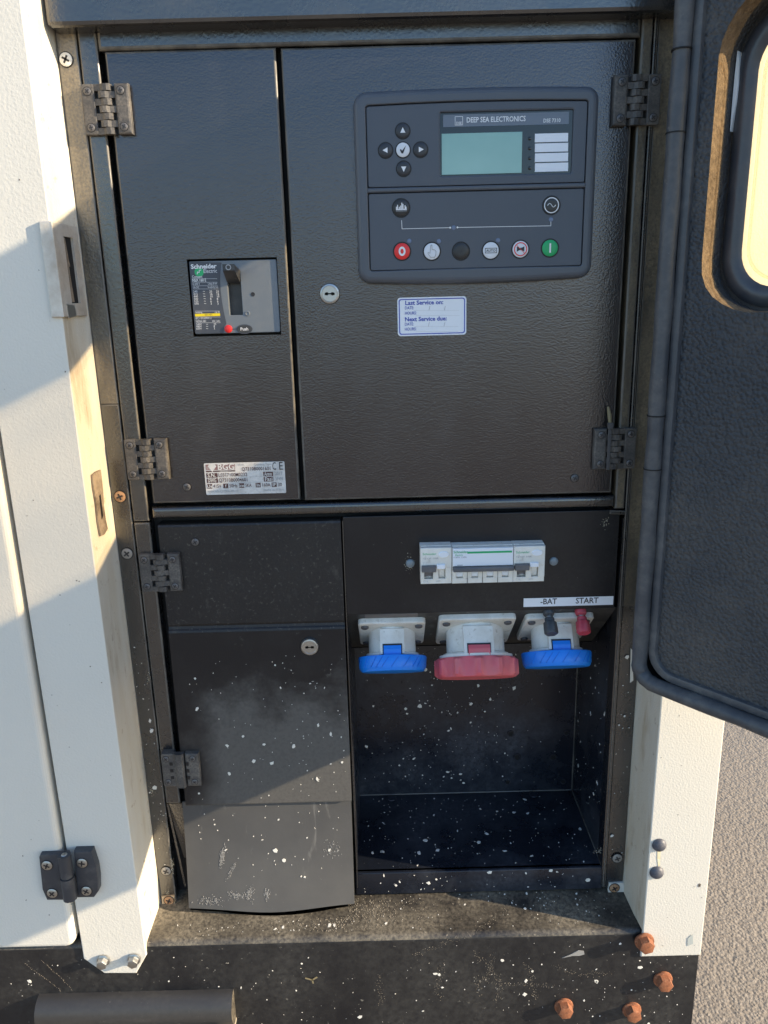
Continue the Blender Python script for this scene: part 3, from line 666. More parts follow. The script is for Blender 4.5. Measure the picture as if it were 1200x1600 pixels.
bh = b.build('hinge', GEN, 'large dark slate hinge joining the white side door to the post')
for zx, zy in ((166, 213), (434, 206), (207, 430), (468, 424)):
    p = H7(zx, zy, hy - .0065); put_screw(bh, (p[0], hy - .0062 if zx < 300 else YF - .0102, p[1]), .0062, steel, 'chrome')

# --- open access door on the right
T = Vector((.64, -.768, 0)).normalized(); NI = Vector((T.y, -T.x, 0))
DF = Frame((.272, -.075, 0), T, (0, 0, 1), NI)
dz0, dz1, dw = .948, 1.672, .78
ZS = -.037                                   # inner side of the outer skin
b = MB()
win = ccw(rrect(.045, .40, 1.347, 1.571, .035, 6))
out = ccw(rrect(.0, dw, dz0, dz1, .022, 6))
rg = [[DF(u, v, h) for u, v in q] for q, h in ((out, .001), (out, -.018), (inset(out, .018), ZS - .003), (win, ZS - .003), (win, ZS), (inset(out, .019), ZS), (inset(out, .001), -.018), (inset(out, .001), .001), (out, .001))]
b.rings(rg, skin_blk, cap0=False, cap1=False, steps={0: white, 1: white, 2: white})
P_ = lambda z: [DF(.001, z, -.0184), DF(.012, z, -.0335), Vector((.335, YF - .0012, z)), Vector((.306, YF - .0012, z))]
b.hexa(P_(dz0 + .03), P_(dz1 - .03), skin_blk)
ADOOR = b.build('access_door', GEN, 'outer door swung wide open, black lined inside')
b = MB()
fo = ccw(rrect(.012, dw - .012, dz0 + .012, dz1 - .012, .03, 6)); fi = rrect(.034, .43, 1.333, 1.588, .045, 6)
def wob(p, k, a=.0007): return [(u + a * math.sin(7 * i + k), v + a * math.cos(5 * i + k)) for i, (u, v) in enumerate(p)]
fi = wob(ccw(fi), 1)
rg = [[DF(u, v, h) for u, v in q] for q, h in ((fo, -.014), (fo, 0), (fi, .0), (inset(fi, -.0003), -.0006))]
b.rings(rg, foam, cap0=False, cap1=False)
rg = [[DF(u, v, h) for u, v in q] for q, h in ((inset(fi, -.0003), -.0006), (wob(fi, 2, .0005), -.021), (inset(fi, -.0008), -.0215), (inset(fi, -.0008), ZS - .0005))]
b.rings(rg, foam_cut, cap0=False, cap1=False, steps={1: foam, 2: foam})  # lower cut wall takes the dark foam, its shade put into the colour
b.build('foam_lining', ADOOR)
b = MB()                         # rubber bulb seal with its flat lip
pth = ccw(rrect(.0042, dw - .0042, dz0 + .0042, dz1 - .0042, .020, 8)); dense = []
for i in range(len(pth)):
    a, c = Vector(pth[i]), Vector(pth[(i + 1) % len(pth)]); n = max(1, int((c - a).length / .03))
    dense += [tuple(a.lerp(c, k / n)) for k in range(n)]
P3 = [DF(u, v, .0085 + .0005 * math.sin(i * 1.7)) for i, (u, v) in enumerate(dense)]; rad = [.0081 + .0004 * math.sin(i * 2.3) for i in range(len(dense))]
b.tube(P3, rad, rubber, 16, closed=True, nrm=NI)
lip = ccw(rrect(.0115, dw - .0115, dz0 + .0115, dz1 - .0115, .030, 8))
b.ring(DF, lip, inset(lip, .0085), -.001, .0055, rubber, bo=.001, bi=.002, sm=False)
for zc_ in (1.553, 1.487, 1.235, 1.182):   # joints of the seal
    b.tube([DF(.0042, zc_, .0085), DF(.0042, zc_ + .0012, .0085)], .0089, dark, 16, nrm=NI)
b.build('rubber_seal', ADOOR)
b = MB()
go_ = ccw(rrect(.0345, .414, 1.336, 1.583, .046, 8)); gi = ccw(rrect(.0535, .396, 1.354, 1.565, .032, 8)); rg = []
for k in range(9):
    a = k / 8; q = [tuple(Vector(p).lerp(Vector(s_), a)) for p, s_ in zip(go_, gi)]
    rg.append([DF(u, v, ZS + .0080 * math.sin(math.pi * (.04 + a * .86)) ** .7) for u, v in q])
b.rings(rg, gasket, True, cap0=False, cap1=False)
b.build('window_gasket', ADOOR)
b = MB(); b.prism(DF, rrect(.043, .404, 1.345, 1.573, .036, 6), ZS + .0004, ZS + .0030, pane_m)
b.ring(DF, ccw(rrect(.058, .392, 1.359, 1.560, .030, 6)), ccw(rrect(.0605, .3895, 1.3615, 1.5575, .028, 6)), ZS + .0032, ZS + .0046, pane_m, bo=.0006, bi=.0006)
b.build('window_pane', ADOOR, 'clouded yellowish window pane')
b = MB(); b.prism(DF, [(.0350, 1.552), (.0368, 1.545), (.0382, 1.525), (.0378, 1.512), (.0360, 1.500), (.0345, 1.488), (.0343, 1.510), (.0344, 1.535)], ZS + .0005, ZS + .0075, mat('exposed_filler', (.75, .8, .84), .5)); b.build('torn_lining', ADOOR)

# --- paint flakes spattered over the bay, chassis and recess: nobody could count them
b = MB()
def flake(fr, u, v, r, h=.0004, m=None):
    n = random.choice((4, 5, 6)); a0 = random.random() * 6; e = random.uniform(.45, 1.0); ra = random.random() * 3
    p = []
    for k in range(n):
        a = a0 + 2 * math.pi * k / n; rr_ = r * random.uniform(.6, 1.2); x, y = rr_ * math.cos(a), rr_ * e * math.sin(a)
        p.append((u + x * math.cos(ra) - y * math.sin(ra), v + x * math.sin(ra) + y * math.cos(ra)))
    b.prism(fr, p, .0, h, m or chip)
def rsize(): return min(.0034, .00042 * (1 - random.random()) ** -.62)
def scatter(fr, u0, u1, v0, v1, n, bias=None):
    c = 0
    while c < n:
        u, v = random.uniform(u0, u1), random.uniform(v0, v1)
        if bias and random.random() > bias(u, v): continue
        flake(fr, u, v, rsize()); c += 1
FB = front(yb); FC = Frame((0, -.0022, 0), (1, 0, 0), (0, -.0342, 1), (0, -1, -.034))
lowfr = Frame((0, -.0022, zcr - .004), (1, 0, 0), (0, .0245, 1)); lowfr.n = Vector((0, -1, .0245)).normalized()
scatter(lowfr, -.245, -.053, -.225, -.03, 110, lambda u, v: .35 + .65 * (u + .25) / .2)
scatter(front(yb2), -.04, .25, .65, .90, 260, lambda u, v: max(.12, 1 - abs(u - .07) / .16))
scatter(Frame((0, 0, zfl), (1, 0, 0), (0, 1, 0)), -.04, .26, .01, .155, 170)
RW = Frame((bx1 + .002, 0, 0), (0, -1, 0), (0, 0, 1)); RW.n = Vector((-1, 0, 0)); scatter(RW, -.15, -.01, .66, .92, 60)
flake(RW, -.045, .735, .0042); flake(Frame((0, 0, zfl), (1, 0, 0), (0, 1, 0)), .045, .06, .0042); flake(Frame((0, 0, zfl), (1, 0, 0), (0, 1, 0)), .035, .035, .0035); flake(Frame((0, 0, zfl), (1, 0, 0), (0, 1, 0)), .13, .07, .0035)
scatter(front(0), -.04, .262, .612, .638, 45)
LF = Frame((0, ytop, zb1), (1, 0, 0), (0, -ytop, zl - zb1))
scatter(LF, -.02, .275, .0, .05, 75, lambda u, v: .4 + u)
scatter(LF, -.29, -.05, .0, .018, 45)
for _ in range(420):         # fine grit swept against the flap and the sill
    t = random.gauss(-.045, .035); v = abs(random.gauss(.030, .012)) if t > -.06 else random.uniform(.0, .02)
    if -.28 < t < .09 and v < .05: flake(LF, t, v, random.uniform(.0003, .0009) , .0005, grit)
def trail(fr, u, v, a, L_, n, wob_=.5, sp=.0022):
    for k in range(n):
        a += random.gauss(0, wob_) * .25; u += math.cos(a) * L_ / n; v += math.sin(a) * L_ / n
        for _ in range(2): flake(fr, u + random.gauss(0, sp), v + random.gauss(0, sp), random.uniform(.00015, .0005), .0003, grit)
for q in ((.12, .565, -1.2, .07, 40), (.10, .57, -1.4, .09, 55), (.16, .55, -1.0, .06, 40), (.06, .555, -1.6, .06, 30), (.20, .545, -1.1, .07, 40), (.02, .57, -.1, .14, 60), (.1, .53, -.2, .1, 50), (-.02, .54, -1.5, .05, 25)): trail(FB, *q)
trail(FB, -.46, .57, -.9, .06, 24, .1, .0006); trail(FB, -.44, .575, -.9, .06, 24, .1, .0006)
scatter(FB, -.28, .37, .44, .58, 170, lambda u, v: max(.2, .3 + 1.2 * (u - .1)))
scatter(FB, -.5, -.2, .50, .58, 20)
scatter(front(-.0005), xr3 + .004, XR - .003, .64, .95, 26); scatter(front(-.0005), XL + .002, FL1, .65, .98, 40)
for zx, zy, dx, dz, L_ in ((210, 470, .006, -.004, .010), (130, 560, .005, .006, .006)):
    pass
for _ in range(46):           # on the flap
    i, j = random.uniform(1, nu - 1), random.uniform(.5, nv * .75); p = fp_(i, j); flake(Frame(p, (1, 0, 0), (0, .06, 1), (0, -1, .06)), 0, 0, rsize(), .0006)
smear = mat('chalk_smear', (.26, .255, .245), .9)
def onflap(x, z): return fp_((x - fx0) / (fx1 - fx0) * nu, (fz1 - z) / (fz1 - fz0) * nv)
for px, py, sx, sz, n, an in ((347, 1342, .003, .012, 130, .25), (372, 1392, .008, .004, 80, -.5), (392, 1388, .004, .008, 110, .1), (418, 1388, .003, .006, 60, 0), (330, 1402, .014, .005, 90, 0), (520, 1330, .010, .010, 60, 0), (362, 1360, .002, .010, 50, .5)):
    x0_, z0_ = U(px, py, -.012)
    for _ in range(n):
        c = random.gauss(0, 1); x = x0_ + sx * random.gauss(0, .6) + an * sz * c * .6; z = z0_ + sz * c * .6
        if fx0 + .004 < x < fx1 - .004 and fz0 + .004 < z < fz1 - .004:
            p = onflap(x, z); flake(Frame(p, (1, 0, 0), (0, .09, 1), (0, -1, .09)), 0, 0, random.uniform(.0003, .0009), .0005, smear)
chalk = mat('chalk_pale', (.5, .46, .36), .9)
for px, py, sx, sz, n in ((269, 1350, .002, .012, 70), (262, 1395, .004, .006, 30), (232, 1060, .003, .008, 26), (243, 1040, .004, .004, 18), (236, 1235, .003, .008, 24), (640, 880, .006, .010, 50), (945, 815, .004, .006, 36), (935, 1330, .006, .004, 30)):
    x0_, z0_ = U(px, py, -.0005)
    for _ in range(n): flake(front(-.0005), x0_ + random.gauss(0, sx * .5), z0_ + random.gauss(0, sz * .5), random.uniform(.0002, .0007), .0003, chalk)
x0_, z0_ = U(898, 1490, yb); b.prism(FB, [(x0_ - .016, z0_ - .006), (x0_ - .004, z0_), (x0_ + .004, z0_ + .005), (x0_ + .011, z0_ + .004), (x0_ + .012, z0_ - .001), (x0_ + .006, z0_ - .003), (x0_ - .003, z0_ - .003)], 0, .0006, smear)
x0_, z0_ = U(488, 1530, yb); b.stroke(FB, [(x0_ - .008, z0_ + .003), (x0_, z0_), (x0_ + .006, z0_ + .004)], .0022, .0012, straw); b.stroke(FB, [(x0_, z0_), (x0_ + .001, z0_ - .005)], .0018, .0012, straw)
b.build('paint_flakes', GEN, kind='stuff')
b = MB(); scuff = mat('scuff_dark', (.16, .14, .12), .8)
for _ in range(26): flake(front(YF), random.uniform(pl + .005, pr - .004), random.uniform(.6, 1.5), random.uniform(.0003, .0011), .0003, scuff)
for _ in range(22): flake(front(-.066), random.uniform(-.52, -.40), random.uniform(.62, 1.2), random.uniform(.0003, .0012), .0003, scuff)
for _ in range(16): flake(front(YF), random.uniform(rl + .004, rr - .004), random.uniform(.57, .93), random.uniform(.0003, .0009), .0003, scuff)
for z in (.662, .664): flake(front(YF), .368, z, .0022, .0003, scuff)
b.build('scuff_marks', GEN, kind='stuff')

# ------------------------------------------------------------------ control module
def D(zx, zy, Y): return U(520 + zx / 2.72727, 120 + zy / 2.72727, Y)
CM = thing('control_module', (.101, 0, 1.369), 'slate grey generator control module with teal display and round buttons', 'control panel')
YD = -.0135
def quadrect(pts, r, n=5, bt=0.0, bb=0.0):
    x0 = (pts[0][0] + pts[3][0]) / 2; x1 = (pts[1][0] + pts[2][0]) / 2; z1 = (pts[0][1] + pts[1][1]) / 2; z0 = (pts[2][1] + pts[3][1]) / 2
    o = []
    for cx, cz, a0 in ((x1 - r, z0 + r, -90), (x1 - r, z1 - r, 0), (x0 + r, z1 - r, 90), (x0 + r, z0 + r, 180)):
        for k in range(n + 1): a = R(a0 + 90 * k / n); o.append((cx + r * math.cos(a), cz + r * math.sin(a)))
        # intermediate points on the long sides so they can bow
        if a0 == 0: o += [(x1 - r + (x0 - x1 + 2 * r) * t, z1) for t in (.2, .35, .5, .65, .8)]
        if a0 == 180: o += [(x0 + r + (x1 - x0 - 2 * r) * t, z0) for t in (.2, .35, .5, .65, .8)]
    xm, hw, zm = (x0 + x1) / 2, (x1 - x0) / 2, (z0 + z1) / 2
    return [(x, z + (bt if z > zm else -bb) * (1 - ((x - xm) / hw) ** 2)) for x, z in o]
outq = [D(88, 70, YD * .5), D(1130, 44, YD * .5), D(1100, 858, YD * .5), D(110, 876, YD * .5)]
inn = [D(138, 122, YD), D(1090, 97, YD), D(1064, 806, YD), D(158, 828, YD)]
b = MB()
b.ring(F0, quadrect(outq, .012, 5, .002, .003), quadrect(inn, .003, 5, .0018, -.0005), .0002, .0135, mod, bo=.006, bi=.0012, seg=4)
mq = [D(146, 466, YD), D(1082, 458, YD), D(1076, 474, YD), D(148, 492, YD)]
mz = [(mq[0][1] + mq[1][1]) / 2, (mq[2][1] + mq[3][1]) / 2]
ix0 = (inn[0][0] + inn[3][0]) / 2; ix1 = (inn[1][0] + inn[2][0]) / 2
b.prism(F0, [(ix0 - .0005, mz[1]), (ix1 + .0005, mz[1]), (ix1 + .0005, mz[0]), (ix0 - .0005, mz[0])], .0002, .0134, mod, bev=.0015)
b.flat(F0, [(ix0 - .002, inn[2][1] - .002), (ix1 + .002, inn[2][1] - .002), (ix1 + .002, inn[0][1] + .002), (ix0 - .002, inn[0][1] + .002)], .0080, groove)
b.build('bezel', CM)
YP = -.0120
upq = [(ix0 + .0008, inn[0][1]), (ix1 - .0008, inn[1][1]), (ix1 - .0008, mz[0] + .0008), (ix0 + .0008, mz[0] + .0008)]
z_up = (inn[0][1] + inn[1][1]) / 2 - .0008
wq = [D(457, 150, YP), D(1026, 139, YP), D(1018, 410, YP), D(459, 421, YP)]
b = MB(); b.ring(F0, quadrect([(ix0 + .0008, z_up), (ix1 - .0008, z_up), (ix1 - .0008, mz[0] + .0006), (ix0 + .0008, mz[0] + .0006)], .002, 5, .0018, 0), quadrect(wq, .0015, 5), .008, .0120, mod2, bo=.0006, bi=.0016)
b.build('upper_fascia', CM)
b = MB(); z_lo = (inn[2][1] + inn[3][1]) / 2 + .0006
b.prism(F0, rrect(ix0 + .0008, ix1 - .0008, z_lo, mz[1] - .0008, .002), .008, .0120, mod2, bev=.0006); b.build('lower_fascia', CM)
# display
YG = -.0092
wx0, wx1, wz0, wz1 = (wq[0][0] + wq[3][0]) / 2, (wq[1][0] + wq[2][0]) / 2, (wq[2][1] + wq[3][1]) / 2, (wq[0][1] + wq[1][1]) / 2
b = MB(); b.prism(F0, [(wx0 - .001, wz0 - .001), (wx1 + .001, wz0 - .001), (wx1 + .001, wz1 + .001), (wx0 - .001, wz1 + .001)], .0085, .0092, glass)
def rq(fn, q, Y):
    p = [fn(*c, Y) for c in q]; return ((p[0][0] + p[3][0]) / 2, (p[1][0] + p[2][0]) / 2, (p[2][1] + p[3][1]) / 2, (p[0][1] + p[1][1]) / 2)
disp = b.build('display', CM)
b = MB(); b.prism(F0, rrect(*rq(D, [(470, 160), (1006, 151), (1005, 203), (470, 213)], YG)), .0092, .0095, head); b.build('display_header', disp)
b = MB(); b.prism(F0, rrect(*rq(D, [(463, 241), (808, 236), (804, 411), (465, 417)], YG)), .0092, .0096, lcd, bev=.0002); b.build('lcd_screen', disp)
b = MB(); u, v = D(569, 184, YG); tw = D(820, 181, YG)[0] - u
b.text(F0, 'DEEP SEA ELECTRONICS', u, v - .0004, .0066, .0098, ink_w, bold=.018, wfit=tw)
u, v = D(896, 187, YG); b.text(F0, 'DSE 7310', u, v - .0003, .0048, .0098, ink_w, bold=.02, wfit=tw * .29)
q = rq(D, [(521, 170), (553, 170), (553, 206), (521, 206)], YG); b.stroke(F0, rrect(*q), .0005, .0098, ink_w, True)
b.text(F0, 'DSE', (q[0] + q[1]) / 2, q[2] + .0016, .0032, .0099, ink_w, 'CENTER', bold=.02)
b.build('lettering', disp)
for k in range(4):
    y = 260 + k * 42
    b = MB(); b.prism(F0, rrect(*rq(D, [(861, y - 18), (1003, y - 20), (1002, y + 17), (861, y + 19)], YG)), .0092, .0096, paper, bev=.0001); b.build('blank_insert', disp)
    b = MB(); u, v = D(839, 263 + k * 42, YG); b.lathe(F0, u, v, [(.0018, .0092), (.0016, .0098), (.0006, .0101)], glass, 10); b.build('led', disp)
# buttons
b = MB()
def button(zx, zy, r, m, icon=None):
    u, v = D(zx, zy, YP); q = MB()
    q.lathe(F0, u, v, [(r, .0120), (r, .01225), (r * .985, .0124), (r * .86, .0124), (r * .84, .0121)], groove, 28)
    q.lathe(F0, u, v, [(r * .86, .0121), (r * .85, .0129), (r * .78, .0133), (r * .4, .0134), (r * .05, .01342)], m, 28)
    if icon: icon(q, u, v, r, .0137)
    return q.build('button', CM)
RS, RB = .0077, .0093
def tri(a):
    def f(q, u, v, r, h): q.flat(F0, [(u + r * .40 * math.cos(a + k), v + r * .40 * math.sin(a + k)) for k in (0, 2.2, -2.2)], h, ink_w)
    return f
def tick(q, u, v, r, h): q.flat(F0, [(u - .4 * r, v - .02 * r), (u - .28 * r, v + .1 * r), (u - .12 * r, v - .12 * r), (u + .4 * r, v + .5 * r), (u + .0 * r, v - .45 * r), (u - .2 * r, v - .42 * r)], h, ink_k)
def oh(q, u, v, r, h): q.ring(F0, [(u + x * .78, v + y) for x, y in circle(0, 0, r * .48, 20)], [(u + x * .70, v + y) for x, y in circle(0, 0, r * .26, 20)], h - .0004, h, ink_w)
def bar(q, u, v, r, h): q.flat(F0, [(u - r * .09, v - r * .48), (u + r * .09, v - r * .48), (u + r * .09, v + r * .48), (u - r * .09, v + r * .48)], h, ink_w)
def hand(q, u, v, r, h):
    P_ = [(-.12, .62), (0, .66), (.02, .15), (.12, .2), (.2, .12), (.3, .15), (.38, .05), (.45, -.05), (.4, -.4), (.3, -.62), (-.15, -.62), (-.45, -.2), (-.4, -.1), (-.22, -.2), (-.18, .1)]
    q.stroke(F0, [(u + x * r, v + y * r) for x, y in P_], .0005, h, ink_grey, True)
def auto(q, u, v, r, h):
    q.stroke(F0, rrect(u - .62 * r, u + .62 * r, v - .26 * r, v + .22 * r), .0005, h, ink_k, True); q.text(F0, 'AUTO', u, v - .0003, r * .36, h, ink_k, 'CENTER', bold=.02)
def mute(q, u, v, r, h):
    q.ring(F0, circle(u, v, r * .72, 24), circle(u, v, r * .62, 24), h - .0003, h - .0001, btn_r)
    q.flat(F0, [(u - .4 * r, v - .25 * r), (u - .05 * r, v - .06 * r), (u - .05 * r, v + .12 * r), (u - .4 * r, v + .28 * r)], h, ink_k); q.flat(F0, [(u + .4 * r, v - .25 * r), (u + .05 * r, v - .06 * r), (u + .05 * r, v + .12 * r), (u + .4 * r, v + .28 * r)], h, ink_k)
    q.flat(F0, rrect(u - .12 * r, u + .12 * r, v - .1 * r, v + .15 * r), h + .00005, ink_brown)
    q.stroke(F0, [(u - .5 * r, v + .48 * r), (u + .5 * r, v - .48 * r)], .00045, h + .0001, btn_r)
def dot(q, u, v, r, h): q.flat(F0, circle(u, v, r * .14, 10), h, ink_k)
def mains(q, u, v, r, h):
    q.flat(F0, rrect(u - .55 * r, u + .6 * r, v - .22 * r, v - .1 * r), h, ink_w)
    for x, t in ((-.5, .12), (-.38, .3), (-.2, .1), (-.05, .22), (.08, .5), (.2, .38), (.42, .24), (.52, .1)): q.flat(F0, rrect(u + (x - .05) * r, u + (x + .05) * r, v - .12 * r, v + t * r), h, ink_w)
    q.flat(F0, rrect(u - .55 * r, u + .6 * r, v - .34 * r, v - .28 * r), h, ink_grey)
def sine(q, u, v, r, h):
    q.ring(F0, circle(u, v, r * .80, 28), circle(u, v, r * .70, 28), h - .0004, h - .0002, ink_w)
    q.stroke(F0, [(u + (k / 8 - .5) * .85 * r, v + .19 * r * math.sin(2 * math.pi * k / 8)) for k in range(9)], .0007, h, ink_w)
for a in ((298, 231, RS, btn, tri(math.pi / 2)), (225, 314, RS, btn, tri(math.pi)), (374, 311, RS, btn, tri(0)), (302, 392, RS, btn, tri(-math.pi / 2)), (299, 312, RS, btn_w, tick),
          (291, 559, RB, btn_b, mains), (931, 548, RB, btn_b, sine), (295, 744, RB, btn_r, oh), (422, 744, RB, btn_w, hand), (546, 743, RB, btn_b, dot), (673, 740, RB, btn_w, auto), (799, 735, RB, btn_w, mute), (925, 730, RB, btn_g, bar)): button(*a)
for zx, zy in ((326, 700), (452, 701), (704, 697), (930, 608), (515, 643)):
    b = MB(); u, v = D(zx, zy, YP); b.lathe(F0, u, v, [(.0023, .0120), (.002, .0124), (.0008, .0125)], led, 12); b.build('led', CM)
b = MB()
b.stroke(F0, [D(293, 612, YP), D(295, 648, YP), D(500, 643, YP)], .0005, .0123, ink_w); b.stroke(F0, [D(533, 642, YP), D(929, 635, YP), D(929, 616, YP)], .0005, .0123, ink_w)
for p in ((500, 643), (531, 642)): u, v = D(*p, YP); b.flat(F0, circle(u, v, .0009, 10), .01235, ink_w)
b.build('circuit_line', CM)

# ------------------------------------------------------------------ moulded case breaker
def N_(zx, zy, Y=.002): return U(280 + zx / 6.66667, 390 + zy / 6.66667, Y)
BS = thing('circuit_breaker', ((nx0 + nx1) / 2, .01, nz0), 'grey moulded case circuit breaker with black toggle and yellow stripe', 'circuit breaker')
FN = front(.002)
f0, f1, g0, g1 = rq(N_, [(98, 118), (1010, 105), (1058, 865), (165, 875)], .002)
sl_ = rq(N_, [(500, 215), (640, 215), (655, 680), (520, 685)], .002)
b = MB(); b.ring(FN, rrect(f0, f1, g0, g1, .0015, 2), rrect(sl_[0], sl_[1], sl_[2], sl_[3], .0008, 2), -.008, 0, nsx_l, bo=.0008, bi=.0006)
b.prism(FN, rrect(sl_[0] - .001, sl_[1] + .001, sl_[2] - .001, sl_[3] + .001), -.012, -.009, toggle_m)
b.prism(FN, rrect(nx0 - .001, nx1 + .001, nz0 - .001, nz1 + .001), -.0155, -.0125, dark)
b.build('faceplate', BS)
b = MB(); pts = [(103, 125), (443, 135), (430, 230), (427, 320), (432, 430), (446, 540), (466, 650), (492, 770), (470, 800), (462, 868), (168, 872)]
b.flat(FN, [N_(*p) for p in pts], .0003, nsx_d); b.build('rating_label', BS)
b = MB()
def tN(st, zx, zy, s, m=ink_w, bold=0.0, al='LEFT', wf=None): u, v = N_(zx, zy); b.text(FN, st, u, v, s, .0006, m, al, bold=bold, wfit=wf / 6.667 / 1500 if wf else None)
tN('Schneider', 122, 180, .0062, bold=.03, wf=266); tN('Electric', 252, 226, .0056, wf=138)
u, v = N_(208, 235); b.flat(FN, circle(u, v, .0047, 18), .00045, ink_green); b.stroke(FN, [(u - .002, v - .0018), (u - .0016, v + .0002), (u + .0002, v - .0004), (u + .0004, v + .0018), (u + .002, v + .002)], .0008, .0006, ink_w)
tN('Compact', 135, 285, .0036, bold=.01, wf=105); tN('NSX 160 E', 137, 321, .0044, bold=.02, wf=142)
tN('Ui 690 V', 140, 360, .0029, wf=75); tN('Uimp 8 kV', 300, 357, .0029, wf=95)
tN('Ue (V)', 145, 394, .0029, wf=60); tN('Icu(kA) Ics', 298, 392, .0027, wf=105)
for k, (a, c, d) in enumerate((('240', '25', '25'), ('415', '16', '16'), ('440', '10', '10'), ('500', '8', '8'), ('525', '6', '6'), ('690', '3', '3'))):
    y = 438 + k * 25.4; x = 147 + k * 2.5; tN(a, x, y, .003); tN('~', x + 100, y - 4, .004); tN(c, x + 168, y, .003); tN(d, x + 238, y, .003)
for y, xa_, xb2 in ((303, 140, 395), (340, 140, 398), (377, 145, 402), (410, 150, 408), (640, 168, 425), (702, 172, 430), (762, 178, 432)): b.stroke(FN, [N_(xa_, y), N_(xb2, y)], .00022, .0006, ink_w)
tN('isolating', 170, 654, .0028, wf=70); tN('cat A', 370, 652, .0028, wf=52)
b.flat(FN, rrect(*rq(N_, [(165, 668), (427, 664), (428, 692), (167, 696)], .002)), .0005, ink_yel); tN('160 A  40 C', 265, 680, .0026, ink_brown, wf=80)
tN('IEC / EN 60947-2', 172, 717, .0028, wf=165); tN('NEMA AB1', 174, 748, .0028, wf=105); tN('HIC (kA)', 345, 746, .0028, wf=80)
for k, (a, c) in enumerate((('240V', '25'), ('480V', '8'), ('600V', '3'))): tN(a, 178, 779 + k * 23, .0028); tN('~', 280, 776 + k * 23, .004); tN(c, 360, 777 + k * 23, .0028)
b.build('lettering', BS)
b = MB(); yt = -.021
fq = [N_(448, 152, yt), N_(570, 150, yt), N_(576, 216, yt), N_(454, 219, yt)]
bq = [N_(500, 222, .004), N_(638, 220, .004), N_(640, 350, .004), N_(502, 352, .004)]
b.hexa([Vector((x, .004, z)) for x, z in reversed(bq)], [Vector((x, yt, z)) for x, z in reversed(fq)], toggle_m)
c = ((fq[0][0] + fq[2][0]) / 2, (fq[0][1] + fq[2][1]) / 2); b.ring(front(yt), circle(*c, .0028, 18), circle(*c, .0019, 18), .0001, .0004, ink_grey)
b.build('toggle', BS)
b = MB(); u, v = N_(513, 826); b.lathe(FN, u, v, [(.0041, 0), (.004, .0014), (.003, .002), (.001, .0022)], btn_r, 20); b.build('trip_button', BS)
b = MB(); u, v = N_(680, 828); el = [(u + x * 1.75, v + y) for x, y in circle(0, 0, .0049, 24)]; el2 = [(u + x * 1.6, v + y * .8) for x, y in circle(0, 0, .0049, 24)]
b.prism(FN, el, 0, .0005, nsx_d); b.prism(FN, el2, .0005, .0007, toggle_m); b.text(FN, 'Push', u, v, .0045, .0009, ink_w, 'CENTER', bold=.02)
b.stroke(FN, [N_(545, 826), N_(620, 828)], .0006, .0004, nsx_d); b.build('push_label', BS)
b = MB(); u, v = N_(767, 466); b.lathe(FN, u, v, [(.0022, .0001), (.0021, .0004), (.0003, .0003)], ink_k, 14); b.build('screw_hole', BS); b = MB(); u, v = N_(712, 666); b.lathe(FN, u, v, [(.0027, .0), (.0026, .0006), (.0018, .0009), (.0014, .0004), (.0004, .0004)], nsx_l, 16); b.build('screw_hole', BS)

